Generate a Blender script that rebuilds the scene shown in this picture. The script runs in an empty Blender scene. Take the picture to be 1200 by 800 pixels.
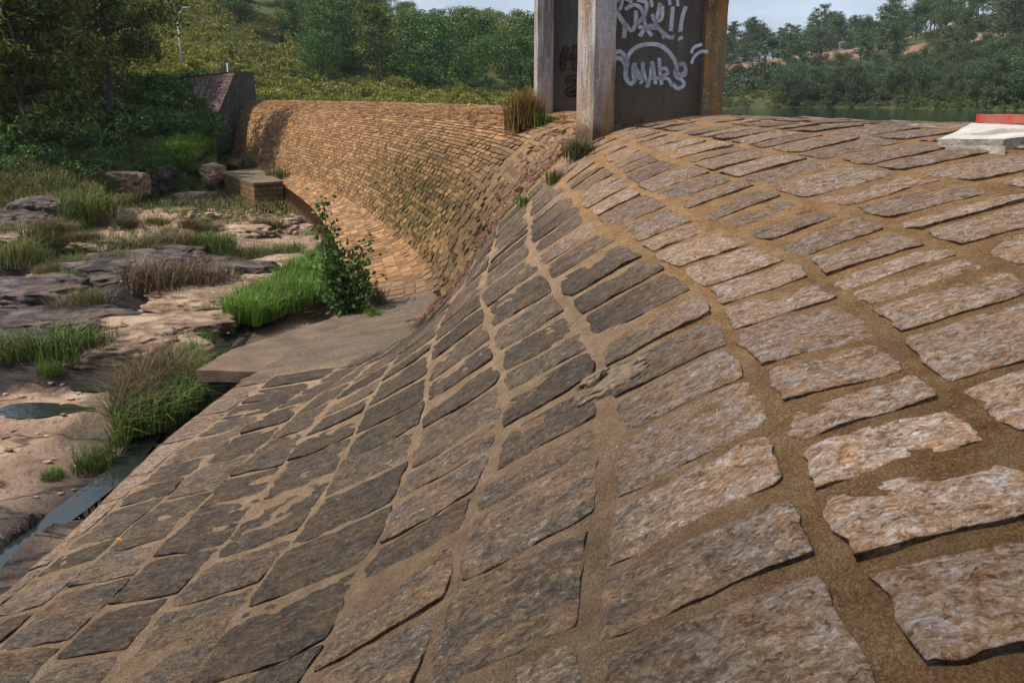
import bpy, math, random
import numpy as np
from math import radians, sin, cos, tan, atan, atan2, pi, sqrt, hypot
from mathutils import Vector, Matrix

# ------------------------------------------------------------------ camera, sky, sun
S = 1.3                                   # metres per layout unit
F_PX, HOR = 1000.0, 112.0                 # focal length and horizon row in photo pixels (1200 wide)
PITCH = atan((400 - HOR) / F_PX)
scn = bpy.context.scene
COL = scn.collection
cam_d = bpy.data.cameras.new('camera'); cam = bpy.data.objects.new('camera', cam_d); COL.objects.link(cam)
cam_d.sensor_width = 36; cam_d.lens = 36 * F_PX / 1200.0
cam_d.clip_start = 0.05; cam_d.clip_end = 4000
cam.location = (0, 0, 0); cam.rotation_euler = (pi / 2 - PITCH, 0, 0)
cam_d.dof.use_dof = True; cam_d.dof.focus_distance = 9.0; cam_d.dof.aperture_fstop = 11
scn.camera = cam

SUN_EL, SUN_AZ = radians(54), atan2(-0.97, -0.10)     # azimuth measured from +Y towards +X
sun_vec = Vector((sin(SUN_AZ) * cos(SUN_EL), cos(SUN_AZ) * cos(SUN_EL), sin(SUN_EL)))
sl = bpy.data.lights.new('sun', 'SUN'); so = bpy.data.objects.new('sun', sl); COL.objects.link(so)
sl.energy = 4.7; sl.angle = radians(0.6); sl.color = (1.0, 0.90, 0.75)
so.rotation_euler = (-sun_vec).to_track_quat('-Z', 'Y').to_euler()

w = bpy.data.worlds.new('World'); scn.world = w; w.use_nodes = True
nt = w.node_tree; nt.nodes.clear()
sky = nt.nodes.new('ShaderNodeTexSky'); sky.sky_type = 'NISHITA'; sky.sun_disc = False
sky.sun_elevation = SUN_EL; sky.sun_rotation = SUN_AZ
sky.air_density = 1.0; sky.dust_density = 2.0; sky.ozone_density = 2.0
tc = nt.nodes.new('ShaderNodeTexCoord'); mp = nt.nodes.new('ShaderNodeMapping'); mp.inputs['Scale'].default_value = (1.2, 1.2, 5)
nz = nt.nodes.new('ShaderNodeTexNoise'); nz.inputs['Scale'].default_value = 2.2; nz.inputs['Detail'].default_value = 7; nz.inputs['Roughness'].default_value = .55
rp = nt.nodes.new('ShaderNodeValToRGB'); rp.color_ramp.elements[0].position = .42; rp.color_ramp.elements[1].position = .72
mx = nt.nodes.new('ShaderNodeMixRGB'); mx.inputs[2].default_value = (10.2, 11.8, 14.6, 1)
ml = nt.nodes.new('ShaderNodeMath'); ml.operation = 'MULTIPLY_ADD'; ml.inputs[1].default_value = .5; ml.inputs[2].default_value = .35
bg = nt.nodes.new('ShaderNodeBackground'); bg.inputs[1].default_value = 0.075
ow = nt.nodes.new('ShaderNodeOutputWorld')
nt.links.new(tc.outputs['Generated'], mp.inputs[0]); nt.links.new(mp.outputs[0], nz.inputs['Vector'])
nt.links.new(nz.outputs[0], rp.inputs[0]); nt.links.new(rp.outputs[0], ml.inputs[0]); nt.links.new(ml.outputs[0], mx.inputs[0])
nt.links.new(sky.outputs[0], mx.inputs[1]); nt.links.new(mx.outputs[0], bg.inputs[0]); nt.links.new(bg.outputs[0], ow.inputs[0])
scn.view_settings.view_transform = 'Standard'; scn.view_settings.look = 'None'
scn.view_settings.exposure = 0.3; scn.view_settings.gamma = 1.0

rnd = random.Random(7); R = np.random.RandomState(11)

# ------------------------------------------------------------------ helpers
def ray(px, py):
    c, s = cos(PITCH), sin(PITCH); x, u = px - 600.0, 400.0 - py
    return np.array([x, c * F_PX + s * u, c * u - s * F_PX]) / F_PX
def at_d(px, py, d):                     # layout point at horizontal distance d
    r = ray(px, py); return r * (d / hypot(r[0], r[1]))
def at_z(px, py, z):
    r = ray(px, py); return r * (z / r[2])

def _h(ix, iy, iz, seed):
    n = (ix * 374761393 + iy * 668265263 + iz * 2147483647 + seed * 974634777) & 0xffffffff
    n = ((n ^ (n >> 13)) * 1274126177) & 0xffffffff
    return ((n ^ (n >> 16)) & 0xffff) / 65535.0
def vn(x, y, z=0.0, seed=0):
    x, y, z = np.broadcast_arrays(np.asarray(x, float), np.asarray(y, float), np.asarray(z, float))
    ix, iy, iz = (np.floor(a).astype(np.int64) for a in (x, y, z))
    fx, fy, fz = x - ix, y - iy, z - iz
    fx, fy, fz = (f * f * (3 - 2 * f) for f in (fx, fy, fz))
    r = 0
    for dx in (0, 1):
        for dy in (0, 1):
            for dz in (0, 1):
                r = r + _h(ix + dx, iy + dy, iz + dz, seed) * (fx if dx else 1 - fx) * (fy if dy else 1 - fy) * (fz if dz else 1 - fz)
    return r * 2 - 1
def fbm(x, y, z=0.0, o=4, seed=0, g=.5):
    r, a, f = 0, 1.0, 1.0
    for i in range(o):
        r = r + a * vn(np.asarray(x) * f, np.asarray(y) * f, np.asarray(z) * f, seed + i * 17); a *= g; f *= 2.03
    return r

def mk(name, V, Fq, mats, parent=None, attrs=None, smooth=True, mi=None, loc=None):
    """V Nx3 array, Fq MxK array of faces with K corners (or list of such arrays)"""
    V = np.asarray(V, dtype=np.float32)
    if not isinstance(Fq, list): Fq = [Fq]
    Fq = [np.asarray(f, dtype=np.int32) for f in Fq if len(f)]
    me = bpy.data.meshes.new(name)
    me.vertices.add(len(V)); me.vertices.foreach_set('co', V.ravel())
    nl = sum(f.size for f in Fq); nf = sum(len(f) for f in Fq)
    me.loops.add(nl); me.loops.foreach_set('vertex_index', np.concatenate([f.ravel() for f in Fq]))
    me.polygons.add(nf)
    sizes = np.concatenate([np.full(len(f), f.shape[1], dtype=np.int32) for f in Fq])
    st = np.concatenate([[0], np.cumsum(sizes)[:-1]]).astype(np.int32)
    me.polygons.foreach_set('loop_start', st)
    try: me.polygons.foreach_set('loop_total', sizes)
    except Exception: pass
    for m in (mats if isinstance(mats, (list, tuple)) else [mats]): me.materials.append(m)
    if mi is not None: me.polygons.foreach_set('material_index', np.asarray(mi, dtype=np.int32))
    me.polygons.foreach_set('use_smooth', np.full(nf, bool(smooth)))
    for k, a in (attrs or {}).items():
        a = np.asarray(a, dtype=np.float32)
        if a.ndim == 1:
            at = me.attributes.new(k, 'FLOAT', 'POINT'); at.data.foreach_set('value', a)
        else:
            at = me.attributes.new(k, 'FLOAT_VECTOR', 'POINT'); at.data.foreach_set('vector', a.ravel())
    me.update(); me.validate()
    o = bpy.data.objects.new(name, me); COL.objects.link(o)
    if parent is not None: o.parent = parent
    if loc is not None: o.location = loc
    return o
def thing(name, label, cat, loc=(0, 0, 0), group=None, rz=0):
    o = bpy.data.objects.new(name, None); COL.objects.link(o); o.empty_display_size = .2
    o.location = loc; o.rotation_euler = (0, 0, rz); o['label'] = label; o['category'] = cat
    if group: o['group'] = group
    return o
def tag(o, label, cat, group=None):
    o['label'] = label; o['category'] = cat
    if group: o['group'] = group
    return o
def grid_faces(n, m):                    # n rows, m columns of vertices
    i = np.arange(n - 1)[:, None] * m + np.arange(m - 1)[None, :]
    i = i.ravel(); return np.stack([i, i + 1, i + m + 1, i + m], 1)
class MB:                                # collects primitive pieces
    def __init__(s): s.v = []; s.q = []; s.t = []; s.n = 0
    def add(s, V, Q=None, T=None):
        V = np.asarray(V, float)
        if Q is not None and len(Q): s.q.append(np.asarray(Q) + s.n)
        if T is not None and len(T): s.t.append(np.asarray(T) + s.n)
        s.v.append(V); s.n += len(V)
    def tube(s, pts, rads, k=7):
        pts = np.asarray(pts, float); n = len(pts); V = []
        for i in range(n):
            t = pts[min(i + 1, n - 1)] - pts[max(i - 1, 0)]; t = t / (np.linalg.norm(t) + 1e-9)
            a = np.cross(t, (0, 0, 1.0) if abs(t[2]) < .9 else (1.0, 0, 0)); a /= np.linalg.norm(a); b = np.cross(t, a)
            for j in range(k):
                an = 2 * pi * j / k; V.append(pts[i] + rads[i] * (cos(an) * a + sin(an) * b))
        Q = [(i * k + j, i * k + (j + 1) % k, (i + 1) * k + (j + 1) % k, (i + 1) * k + j) for i in range(n - 1) for j in range(k)]
        V.append(pts[0]); V.append(pts[-1])
        T = [(n * k, (j + 1) % k, j) for j in range(k)] + [(n * k + 1, (n - 1) * k + j, (n - 1) * k + (j + 1) % k) for j in range(k)]
        s.add(V, Q, T)
    def leaves(s, C, L, W, up=None, flat=0.0, rs=R):   # rhombus leaves at centres C
        C = np.asarray(C); n = len(C)
        d = rs.normal(size=(n, 3)); d /= np.linalg.norm(d, axis=1)[:, None]
        if up is not None: d = d * (1 - flat) + np.asarray(up) * flat; d /= np.linalg.norm(d, axis=1)[:, None] + 1e-9
        e = np.cross(d, rs.normal(size=(n, 3))); e /= np.linalg.norm(e, axis=1)[:, None] + 1e-9
        l = (L * rs.uniform(.6, 1.3, n))[:, None]; ww = (W * rs.uniform(.7, 1.3, n))[:, None]
        P = np.stack([C - d * l * .5, C + e * ww * .5, C + d * l * .5, C - e * ww * .5], 1).reshape(-1, 3)
        s.add(P, np.arange(4 * n).reshape(n, 4))
    def box(s, x0, x1, y0, y1, z0, z1, M=None):
        V = np.array([(x, y, z) for z in (z0, z1) for x, y in ((x0, y0), (x1, y0), (x1, y1), (x0, y1))], float)
        if M is not None: V = np.array([tuple(M @ Vector(v)) for v in V])
        s.add(V, [(0, 3, 2, 1), (4, 5, 6, 7), (0, 1, 5, 4), (1, 2, 6, 5), (2, 3, 7, 6), (3, 0, 4, 7)])
    def build(s, name, mat, parent=None, smooth=False, attrs=None, loc=None):
        return mk(name, np.concatenate(s.v), [np.concatenate(a) for a in (s.q, s.t) if a], mat, parent, attrs, smooth, loc=loc)

# ------------------------------------------------------------------ material kit
class NT:
    def __init__(s, name, rough=.85, spec=.25):
        s.m = bpy.data.materials.new(name); s.m.use_nodes = True; s.t = s.m.node_tree
        s.b = s.t.nodes['Principled BSDF']; s.out = s.t.nodes['Material Output']
        s.b.inputs['Roughness'].default_value = rough; s.b.inputs['Specular IOR Level'].default_value = spec
    def n(s, typ, **k):
        n = s.t.nodes.new(typ)
        for a, b in k.items(): setattr(n, a, b)
        return n
    def l(s, a, b): s.t.links.new(a, b)
    def attr(s, name, vec=False):
        n = s.n('ShaderNodeAttribute'); n.attribute_name = name; return n.outputs['Vector' if vec else 'Fac']
    def coord(s, kind='Object', scale=(1, 1, 1), src=None):
        m = s.n('ShaderNodeMapping'); m.inputs['Scale'].default_value = scale
        s.l(src if src is not None else s.n('ShaderNodeTexCoord').outputs[kind], m.inputs[0]); return m.outputs[0]
    def noise(s, vec, scale, detail=5, rough=.6, dist=0.0):
        n = s.n('ShaderNodeTexNoise'); n.inputs['Scale'].default_value = scale; n.inputs['Detail'].default_value = detail
        n.inputs['Roughness'].default_value = rough; n.inputs['Distortion'].default_value = dist; s.l(vec, n.inputs['Vector']); return n.outputs[0]
    def voro(s, vec, scale, rand=1.0):
        n = s.n('ShaderNodeTexVoronoi'); n.inputs['Scale'].default_value = scale; n.inputs['Randomness'].default_value = rand; s.l(vec, n.inputs['Vector'])
        q = s.n('ShaderNodeSeparateColor'); s.l(n.outputs['Color'], q.inputs[0]); return q.outputs[0], n.outputs['Distance']
    def warp(s, vec, scale, amt):
        n = s.n('ShaderNodeTexNoise'); n.inputs['Scale'].default_value = scale; n.inputs['Detail'].default_value = 4; s.l(vec, n.inputs['Vector'])
        a = s.n('ShaderNodeVectorMath', operation='MULTIPLY_ADD'); s.l(n.outputs['Color'], a.inputs[0]); a.inputs[1].default_value = (amt,) * 3; s.l(vec, a.inputs[2]); return a.outputs[0]
    def ramp(s, v, stops, mode='LINEAR'):
        r = s.n('ShaderNodeValToRGB'); cr = r.color_ramp; cr.interpolation = mode
        while len(cr.elements) < len(stops): cr.elements.new(.5)
        for e, (p, c) in zip(cr.elements, stops):
            e.position = p; e.color = (c, c, c, 1) if isinstance(c, (int, float)) else (*c, 1)
        s.l(v, r.inputs[0]); return r.outputs[0]
    def mix(s, f, a, b, mode='MIX'):
        m = s.n('ShaderNodeMixRGB', blend_type=mode)
        for i, x in ((0, f), (1, a), (2, b)):
            if isinstance(x, (int, float)): m.inputs[i].default_value = x if i == 0 else (x, x, x, 1)
            elif isinstance(x, tuple): m.inputs[i].default_value = (*x, 1)
            else: s.l(x, m.inputs[i])
        return m.outputs[0]
    def math(s, op, a, b=0.0, c=0.0, clamp=False):
        m = s.n('ShaderNodeMath', operation=op); m.use_clamp = clamp
        for i, x in ((0, a), (1, b), (2, c)):
            if isinstance(x, (int, float)): m.inputs[i].default_value = x
            else: s.l(x, m.inputs[i])
        return m.outputs[0]
    def bump(s, h, dist, strength=1.0, prev=None):
        b = s.n('ShaderNodeBump'); b.inputs['Distance'].default_value = dist; b.inputs['Strength'].default_value = strength
        s.l(h, b.inputs['Height'])
        if prev is not None: s.l(prev, b.inputs['Normal'])
        return b.outputs[0]
    def done(s, col, nrm=None, rough=None):
        if isinstance(col, tuple): s.b.inputs['Base Color'].default_value = (*col, 1)
        else: s.l(col, s.b.inputs['Base Color'])
        if nrm is not None: s.l(nrm, s.b.inputs['Normal'])
        if rough is not None: s.l(rough, s.b.inputs['Roughness'])
        return s.m

def simple(name, c1, c2, scale=3.0, rough=.85, bump=0.0, bs=30.0, spec=.25):
    k = NT(name, rough, spec); v = k.coord(); c = k.mix(k.ramp(k.noise(v, scale), [(.35, 0), (.65, 1)]), c1, c2)
    nr = k.bump(k.noise(v, bs, 6), bump) if bump else None
    return k.done(c, nr)

def stone_mat():
    k = NT('granite_masonry', .8, .3)
    suv = k.attr('suv', True); tone = k.attr('tone'); zn = k.attr('zone'); far = k.attr('far'); moss = k.attr('moss')
    wv = k.warp(suv, 14, .05); fol = k.coord(src=wv, scale=(1, .42, 1))
    cr, cd = k.voro(fol, 120); cr2, cd2 = k.voro(k.coord(src=wv, scale=(1, .5, 1.7)), 240)
    a = k.noise(fol, 26, 8, .72, .3); b = k.noise(fol, 6.5, 6, .62, .4); fine = k.noise(suv, 230, 4, .8); ch = k.noise(suv, 48, 6, .75)
    mixv = k.math('ADD', k.math('MULTIPLY', cr, .30), k.math('ADD', k.math('MULTIPLY', cr2, .20), k.math('MULTIPLY_ADD', a, 1.2, -.35)))
    dark = k.ramp(mixv, [(.18, (.018, .014, .012)), (.38, (.060, .047, .037)), (.56, (.120, .093, .070)), (.72, (.20, .165, .135)), (.86, (.38, .355, .34))])
    dark = k.mix(k.math('MULTIPLY', k.ramp(b, [(.44, 0), (.60, 1)]), .7), dark, k.ramp(mixv, [(.2, (.05, .028, .014)), (.5, (.19, .115, .062)), (.8, (.32, .22, .13))]))
    pale = k.ramp(mixv, [(.16, (.03, .022, .016)), (.28, (.15, .10, .065)), (.40, (.29, .185, .115)), (.50, (.38, .25, .155)), (.60, (.38, .34, .33)), (.80, (.60, .58, .60))])
    pale = k.mix(k.math('MULTIPLY', k.ramp(k.noise(suv, 9, 5, .6), [(.52, 0), (.62, .7)]), 1.0), pale, k.ramp(mixv, [(.2, (.10, .045, .018)), (.5, (.42, .21, .085)), (.8, (.58, .40, .24))]))
    pale = k.mix(k.math('MULTIPLY', k.ramp(k.noise(suv, 12, 6, .7, .5), [(.60, 0), (.68, .75)]), 1.0), pale, (.045, .038, .032))
    pale = k.mix(k.math('MULTIPLY', k.ramp(b, [(.43, 0), (.56, 1)]), .6), pale, k.ramp(mixv, [(.2, (.08, .045, .022)), (.5, (.32, .19, .10)), (.8, (.52, .40, .30))]))
    c = k.mix(zn, dark, pale)
    farc = k.ramp(k.noise(suv, 7, 6, .7), [(.3, (.25, .125, .052)), (.5, (.45, .245, .110)), (.72, (.60, .365, .185))])
    sk_ = k.noise(k.coord(src=suv, scale=(1, .10, 1)), 1.3, 6, .7); farc = k.mix(k.ramp(sk_, [(.54, 0), (.66, .35)]), farc, (.66, .47, .30)); farc = k.mix(k.ramp(sk_, [(.28, .45), (.42, 0)]), farc, (.13, .075, .035))
    c = k.mix(far, c, farc)
    mc = k.mix(k.ramp(k.noise(suv, 3.0, 6, .7), [(.35, 0), (.65, 1)]), (.15, .092, .020), (.075, .078, .012))
    c = k.mix(k.math('MULTIPLY', moss, k.ramp(k.noise(suv, 2.2, 6, .75), [(.40, .2), (.60, 1)])), c, mc)
    tn = k.math('MULTIPLY_ADD', tone, .75, .62)
    c = k.mix(1.0, c, tn, 'MULTIPLY')
    c = k.mix(k.ramp(fine, [(.36, .5), (.47, 0)]), c, (.03, .02, .014))
    c = k.mix(k.ramp(ch, [(.33, .8), (.41, 0)]), c, (.022, .016, .012))
    h = k.math('ADD', k.math('MULTIPLY', a, 1.0), k.math('ADD', k.math('MULTIPLY', cd, -.6), k.math('MULTIPLY', ch, .8)))
    n1 = k.bump(h, .035, 1.0); n2 = k.bump(fine, .007, 1.0, n1)
    return k.done(c, n2)
def mortar_mat():
    k = NT('sandy_mortar', .95, .12)
    suv = k.attr('suv', True); zn = k.attr('zone'); far = k.attr('far'); moss = k.attr('moss')
    gr, gd = k.voro(suv, 190); g = k.noise(suv, 240, 4, .85); a = k.noise(suv, 5, 8, .72); p = k.noise(suv, 60, 7, .8)
    t = k.math('ADD', k.math('MULTIPLY', gr, .34), k.math('ADD', k.math('MULTIPLY', a, .75), -.04))
    low = k.ramp(t, [(.24, (.125, .080, .048)), (.40, (.28, .185, .112)), (.56, (.40, .280, .180)), (.76, (.56, .43, .31))])
    up = k.ramp(t, [(.24, (.13, .066, .025)), (.40, (.275, .150, .062)), (.56, (.41, .240, .110)), (.76, (.58, .41, .25))])
    c = k.mix(zn, low, up)
    farc = k.ramp(a, [(.3, (.15, .085, .04)), (.7, (.34, .20, .10))])
    c = k.mix(far, c, farc)
    c = k.mix(k.attr('cem'), c, k.ramp(t, [(.3, (.075, .058, .045)), (.5, (.155, .122, .094)), (.7, (.26, .20, .15))]))
    c = k.mix(k.math('MULTIPLY', moss, k.ramp(k.noise(suv, 2.6, 6, .75), [(.38, .3), (.6, 1)])), c, (.04, .036, .008))
    c = k.mix(k.ramp(g, [(.28, .8), (.38, 0)]), c, (.05, .032, .018)); c = k.mix(k.ramp(g, [(.60, 0), (.70, .7)]), c, (.52, .40, .28))
    c = k.mix(k.ramp(p, [(.31, .8), (.40, 0)]), c, (.045, .028, .016)); pb, pbd = k.voro(k.warp(suv, 30, .02), 60)
    c = k.mix(k.math('MULTIPLY', k.ramp(pb, [(.86, 0), (.88, 1)]), k.ramp(pbd, [(.25, .8), (.40, 0)])), c, (.50, .42, .34))
    c = k.mix(k.math('MULTIPLY', k.ramp(k.noise(suv, 1.6, 6, .7), [(.50, 0), (.62, .45)]), 1.0), c, (.24, .165, .105))
    n1 = k.bump(p, .020, 1); n2 = k.bump(k.math('ADD', g, k.math('MULTIPLY', gd, -.5)), .003, .9, n1)
    return k.done(c, n2)
M = {}
M['stone'] = stone_mat(); M['mortar'] = mortar_mat()

def concrete_mat(name, base, stain, dark, streak=.5, rust=0.0):
    k = NT(name, .9, .2); v = k.coord(); vs = k.coord(scale=(3.2, 3.2, .35))
    st = k.noise(vs, 2.6, 7, .65); a = k.noise(v, 1.6, 6, .6); f = k.noise(v, 26, 5, .7)
    c = k.mix(k.ramp(a, [(.35, 0), (.68, 1)]), base, dark)
    c = k.mix(k.math('MULTIPLY', k.ramp(st, [(.44, 0), (.6, 1)]), streak), c, stain)
    sep = k.n('ShaderNodeSeparateXYZ'); k.l(v, sep.inputs[0])
    zlow = k.ramp(k.math('MULTIPLY_ADD', k.math('ADD', sep.outputs[2], k.math('MULTIPLY', a, .5)), 1.0, .32), [(.0, 1), (.75, 0)])
    c = k.mix(k.math('MULTIPLY', zlow, .85), c, (.20, .115, .05))
    zz = k.ramp(k.math('ADD', k.math('ADD', sep.outputs[2], .42), k.math('MULTIPLY', st, .30)), [(.14, 1), (.28, 0)])
    c = k.mix(k.math('MULTIPLY', zz, .75), c, (.030, .022, .013))
    if rust:
        c = k.mix(k.math('MULTIPLY', k.ramp(k.noise(vs, 3.6, 6, .7), [(.47, 0), (.58, 1)]), rust), c, (.33, .15, .035))
        c = k.mix(k.math('MULTIPLY', k.ramp(k.noise(v, 7, 6, .8), [(.58, 0), (.63, 1)]), .7), c, (.46, .42, .39))
    c = k.mix(k.ramp(f, [(.32, .6), (.44, 0)]), c, (.03, .025, .02))
    return k.done(c, k.bump(k.math('ADD', f, st), .012))
M['panel'] = concrete_mat('stained_concrete', (.125, .115, .105), (.075, .066, .055), (.09, .08, .07), .7)
M['column'] = concrete_mat('weathered_concrete', (.46, .45, .46), (.13, .115, .10), (.25, .245, .25), .9, .38)
M['column_rust'] = concrete_mat('rust_stained_concrete', (.24, .19, .13), (.15, .10, .05), (.15, .11, .07), .8, .7)
M['abut'] = None

# ------------------------------------------------------------------ dam surface
NN = [(-.45, -2.36), (0, -2.19), (.67, -2.01), (1.14, -1.83), (1.60, -1.60), (2.00, -1.34), (2.42, -1.08), (2.85, -.83), (3.17, -.71), (3.62, -.54), (4.15, -.38), (4.75, -.25), (5.5, -.18), (6.3, -.26), (6.9, -.8), (7.3, -3.2)]
MM = [(-.95, -2.42), (.12, -2.27), (.46, -2.09), (.72, -1.83), (.92, -1.52), (1.13, -1.22), (1.38, -.95), (1.62, -.70), (1.86, -.49), (2.12, -.36), (2.42, -.28), (2.78, -.22), (3.2, -.19), (3.9, -.27), (4.4, -.8), (4.7, -3.2)]
M2 = [(-1.0, -2.47), (.06, -2.28), (.30, -2.03), (.45, -1.68), (.63, -1.39), (.80, -1.11), (.97, -.85), (1.17, -.63), (1.40, -.45), (1.68, -.34), (2.0, -.27), (2.36, -.22), (2.8, -.19), (3.5, -.27), (4.0, -.8), (4.3, -3.2)]
FF = [(-1.1, -2.66), (0, -2.28), (.17, -1.97), (.33, -1.66), (.47, -1.35), (.61, -1.06), (.76, -.80), (.92, -.60), (1.12, -.43), (1.35, -.33), (1.65, -.26), (2.0, -.22), (2.5, -.2), (3.1, -.27), (3.5, -.8), (3.7, -3.2)]
def nd(az): a = radians(az); return (cos(a), -sin(a))      # outward normal for heading az
ST = [(-8, (-3.14, -7.75), 5.4, NN), (-3, (-2.67, -2.77), 5.4, NN), (1, (-2.295, 1.21), 5.4, NN), (3.6, (-2.05, 3.80), 5.0, NN), (5.6, (-1.83, 5.75), 3.5, .45),
      (8.3, (-1.27, 8.3), -1.5, MM), (9.9, (-1.10, 10.0), -6, M2), (12.2, (-1.45, 12.3), -12, FF), (16.9, (-2.85, 16.8), -19, FF), (21.5, (-4.5, 21.1), -23, FF),
      (28, (-7.2, 27.0), -27, FF), (33, (-9.7, 31.4), -29.5, FF), (39, (-12.9, 36.5), -32, FF), (46, (-16.9, 42.2), -34, FF)]
KU = np.array([s[0] for s in ST], float)
CP = np.zeros((len(ST), 16, 3))
APRON = {12.2: (-.95, -2.50), 16.9: (-.80, -2.46), 21.5: (-.62, -2.44), 28: (-.42, -2.42), 33: (-.36, -2.40), 39: (-.36, -2.4), 46: (-.36, -2.4)}
for i, (s_, b_, hd, pr) in enumerate(ST):
    n_ = nd(hd)
    if s_ in APRON: pr = [APRON[s_]] + pr[1:]
    if pr == .45: pr = [(a[0] * .58 + b[0] * .42, a[1] * .58 + b[1] * .42) for a, b in zip(NN, MM)]
    for j, (o_, z_) in enumerate(pr): CP[i, j] = (b_[0] + n_[0] * o_, b_[1] + n_[1] * o_, z_)
TU = np.zeros_like(CP)
for i in range(len(ST)):
    a, b = max(i - 1, 0), min(i + 1, len(ST) - 1)
    TU[i] = (CP[b] - CP[a]) / (KU[b] - KU[a])
def surf(u, v):
    u = np.asarray(u, float).ravel(); v = np.clip(np.asarray(v, float).ravel(), 0, 14.999)
    i = np.clip(np.searchsorted(KU, u, side='right') - 1, 0, len(KU) - 2)
    h = KU[i + 1] - KU[i]; t = (u - KU[i]) / h
    w0, w1, w2, w3 = 2 * t**3 - 3 * t**2 + 1, (t**3 - 2 * t**2 + t) * h, -2 * t**3 + 3 * t**2, (t**3 - t**2) * h
    def col(j):
        return w0[:, None] * CP[i, j] + w1[:, None] * TU[i, j] + w2[:, None] * CP[i + 1, j] + w3[:, None] * TU[i + 1, j]
    j = np.floor(v).astype(int); q = (v - j)[:, None]
    p0, p1, p2, p3 = col(np.maximum(j - 1, 0)), col(j), col(j + 1), col(np.minimum(j + 2, 15))
    return .5 * (2 * p1 + (-p0 + p2) * q + (2 * p0 - 5 * p1 + 4 * p2 - p3) * q**2 + (-p0 + 3 * p1 - 3 * p2 + p3) * q**3)
def surfn(u, v):
    e = 1e-3; P = surf(u, v)
    du = surf(u + e, v) - surf(u - e, v); dv = surf(u, v + e) - surf(u, v - e)
    n = np.cross(dv, du); n /= np.linalg.norm(n, axis=1)[:, None] + 1e-12
    lu = np.linalg.norm(du, axis=1) / (2 * e); lv = np.linalg.norm(dv, axis=1) / (2 * e)
    return P, n * np.where(n[:, 2:3] < -.2, -1, 1), lu, lv
_gu, _gv = [g_.ravel() for g_ in np.meshgrid(np.arange(0, 45, .04), np.arange(0, 12.6, .06), indexing='ij')]
_gp = surf(_gu, _gv)
_dp = _gp[:, 1] * cos(PITCH) - _gp[:, 2] * sin(PITCH); _gx = 600 + F_PX * _gp[:, 0] / _dp; _gy = 400 - F_PX * (_gp[:, 1] * sin(PITCH) + _gp[:, 2] * cos(PITCH)) / _dp
def pick(px, py):
    e = np.hypot(_gx - px, _gy - py); e[_dp < .3] = 1e9; c = np.nonzero(e < e.min() + 2.5)[0]; i = c[_dp[c].argmin()]; return _gu[i], _gv[i]
VL = np.concatenate([[0], np.cumsum([.48, .69, .5, .51, .48, .5, .5, .34, .48, .55, .61, .76, .8, .8, 2.4])])
def zones(u, v, P):
    zn = np.clip((v - 6.0) / 1.2 + .25 * fbm(u * .9, v * .5, 3.3, 3), 0, 1) * np.clip(1.15 - (u - 7.6) * .5, .55, 1)
    far = np.clip((u - 9.6) / 1.6, 0, 1)
    far = np.where((u > 8.28) & (v > 0), np.maximum(far, .55), far)
    moss = np.clip(1 - np.abs(u - 13.5) / 8.5, 0, 1) * np.clip(1 - np.abs(v - 3.4) / 4.2, 0, 1) * 1.8
    moss = np.maximum(moss, .45 * np.clip((u - 14) / 6, 0, 1) * np.clip(1 - np.abs(v - 2.6) / 2.6, 0, 1))
    moss = np.where(u < 8.28, 0, np.where(v < 1.2, moss * .25, moss))
    return zn, far, moss
def suv_of(u, v, seed=0.0):
    vl = np.interp(v, np.arange(16), VL)
    return np.stack([u * S, vl * S * 1.15, np.zeros_like(u) + seed], 1)
def mort_h(u, v):
    return .002 + (.003 + .002 * np.clip((v - 5.5) / 2.5, 0, 1)) * fbm(u * 1.7, v * 1.4, 0, 3, 5) + .003 * fbm(u * 9, v * 7, 0, 3, 9)

ub = np.concatenate([np.arange(-7.9, 1.0, .18), np.arange(1.0, 8.6, .045), np.arange(8.6, 14, .10), np.arange(14, 45.9, .2)])
vb = np.concatenate([np.arange(0, 13.2, .085), [13.4, 13.7, 14, 14.4, 14.9]])
dam = thing('masonry_dam', 'curved stone masonry spillway dam sweeping from the foreground away to the left bank', 'dam', (0, 0, 0))
UU, VV = np.meshgrid(ub, vb, indexing='ij'); UU, VV = UU.ravel(), VV.ravel()
P, n_, lu, lv = surfn(UU, VV)
P = P + n_ * (mort_h(UU, VV) * np.where(VV < 13, 1, 0))[:, None]
nu, nv = len(ub), len(vb)
toe = surf(ub, np.zeros_like(ub)); low = toe.copy(); low[:, 2] -= .9       # vertical toe face
V = np.concatenate([P, low]); fq = grid_faces(nu, nv)[:, ::-1]
ti = np.arange(nu - 1); fq2 = np.stack([ti * nv, (ti + 1) * nv, nu * nv + ti + 1, nu * nv + ti], 1)
UA, VA = np.concatenate([UU, ub]), np.concatenate([VV, np.zeros(nu) - .9])
zn, far, moss = zones(UA, np.maximum(VA, 0), None)
sv = suv_of(UA, VA); sv[len(UU):, 1] = -.9 * S
cem = np.clip((UA - 6.6) / .8, 0, 1) * np.clip((11.3 - UA) / .8, 0, 1) * np.clip((3.0 - VA) / 1.2, 0, 1)
mk('mortar_bed', V * S, [fq, fq2], M['mortar'], dam, {'suv': sv, 'zone': zn, 'far': far, 'moss': moss, 'cem': cem})

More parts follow.
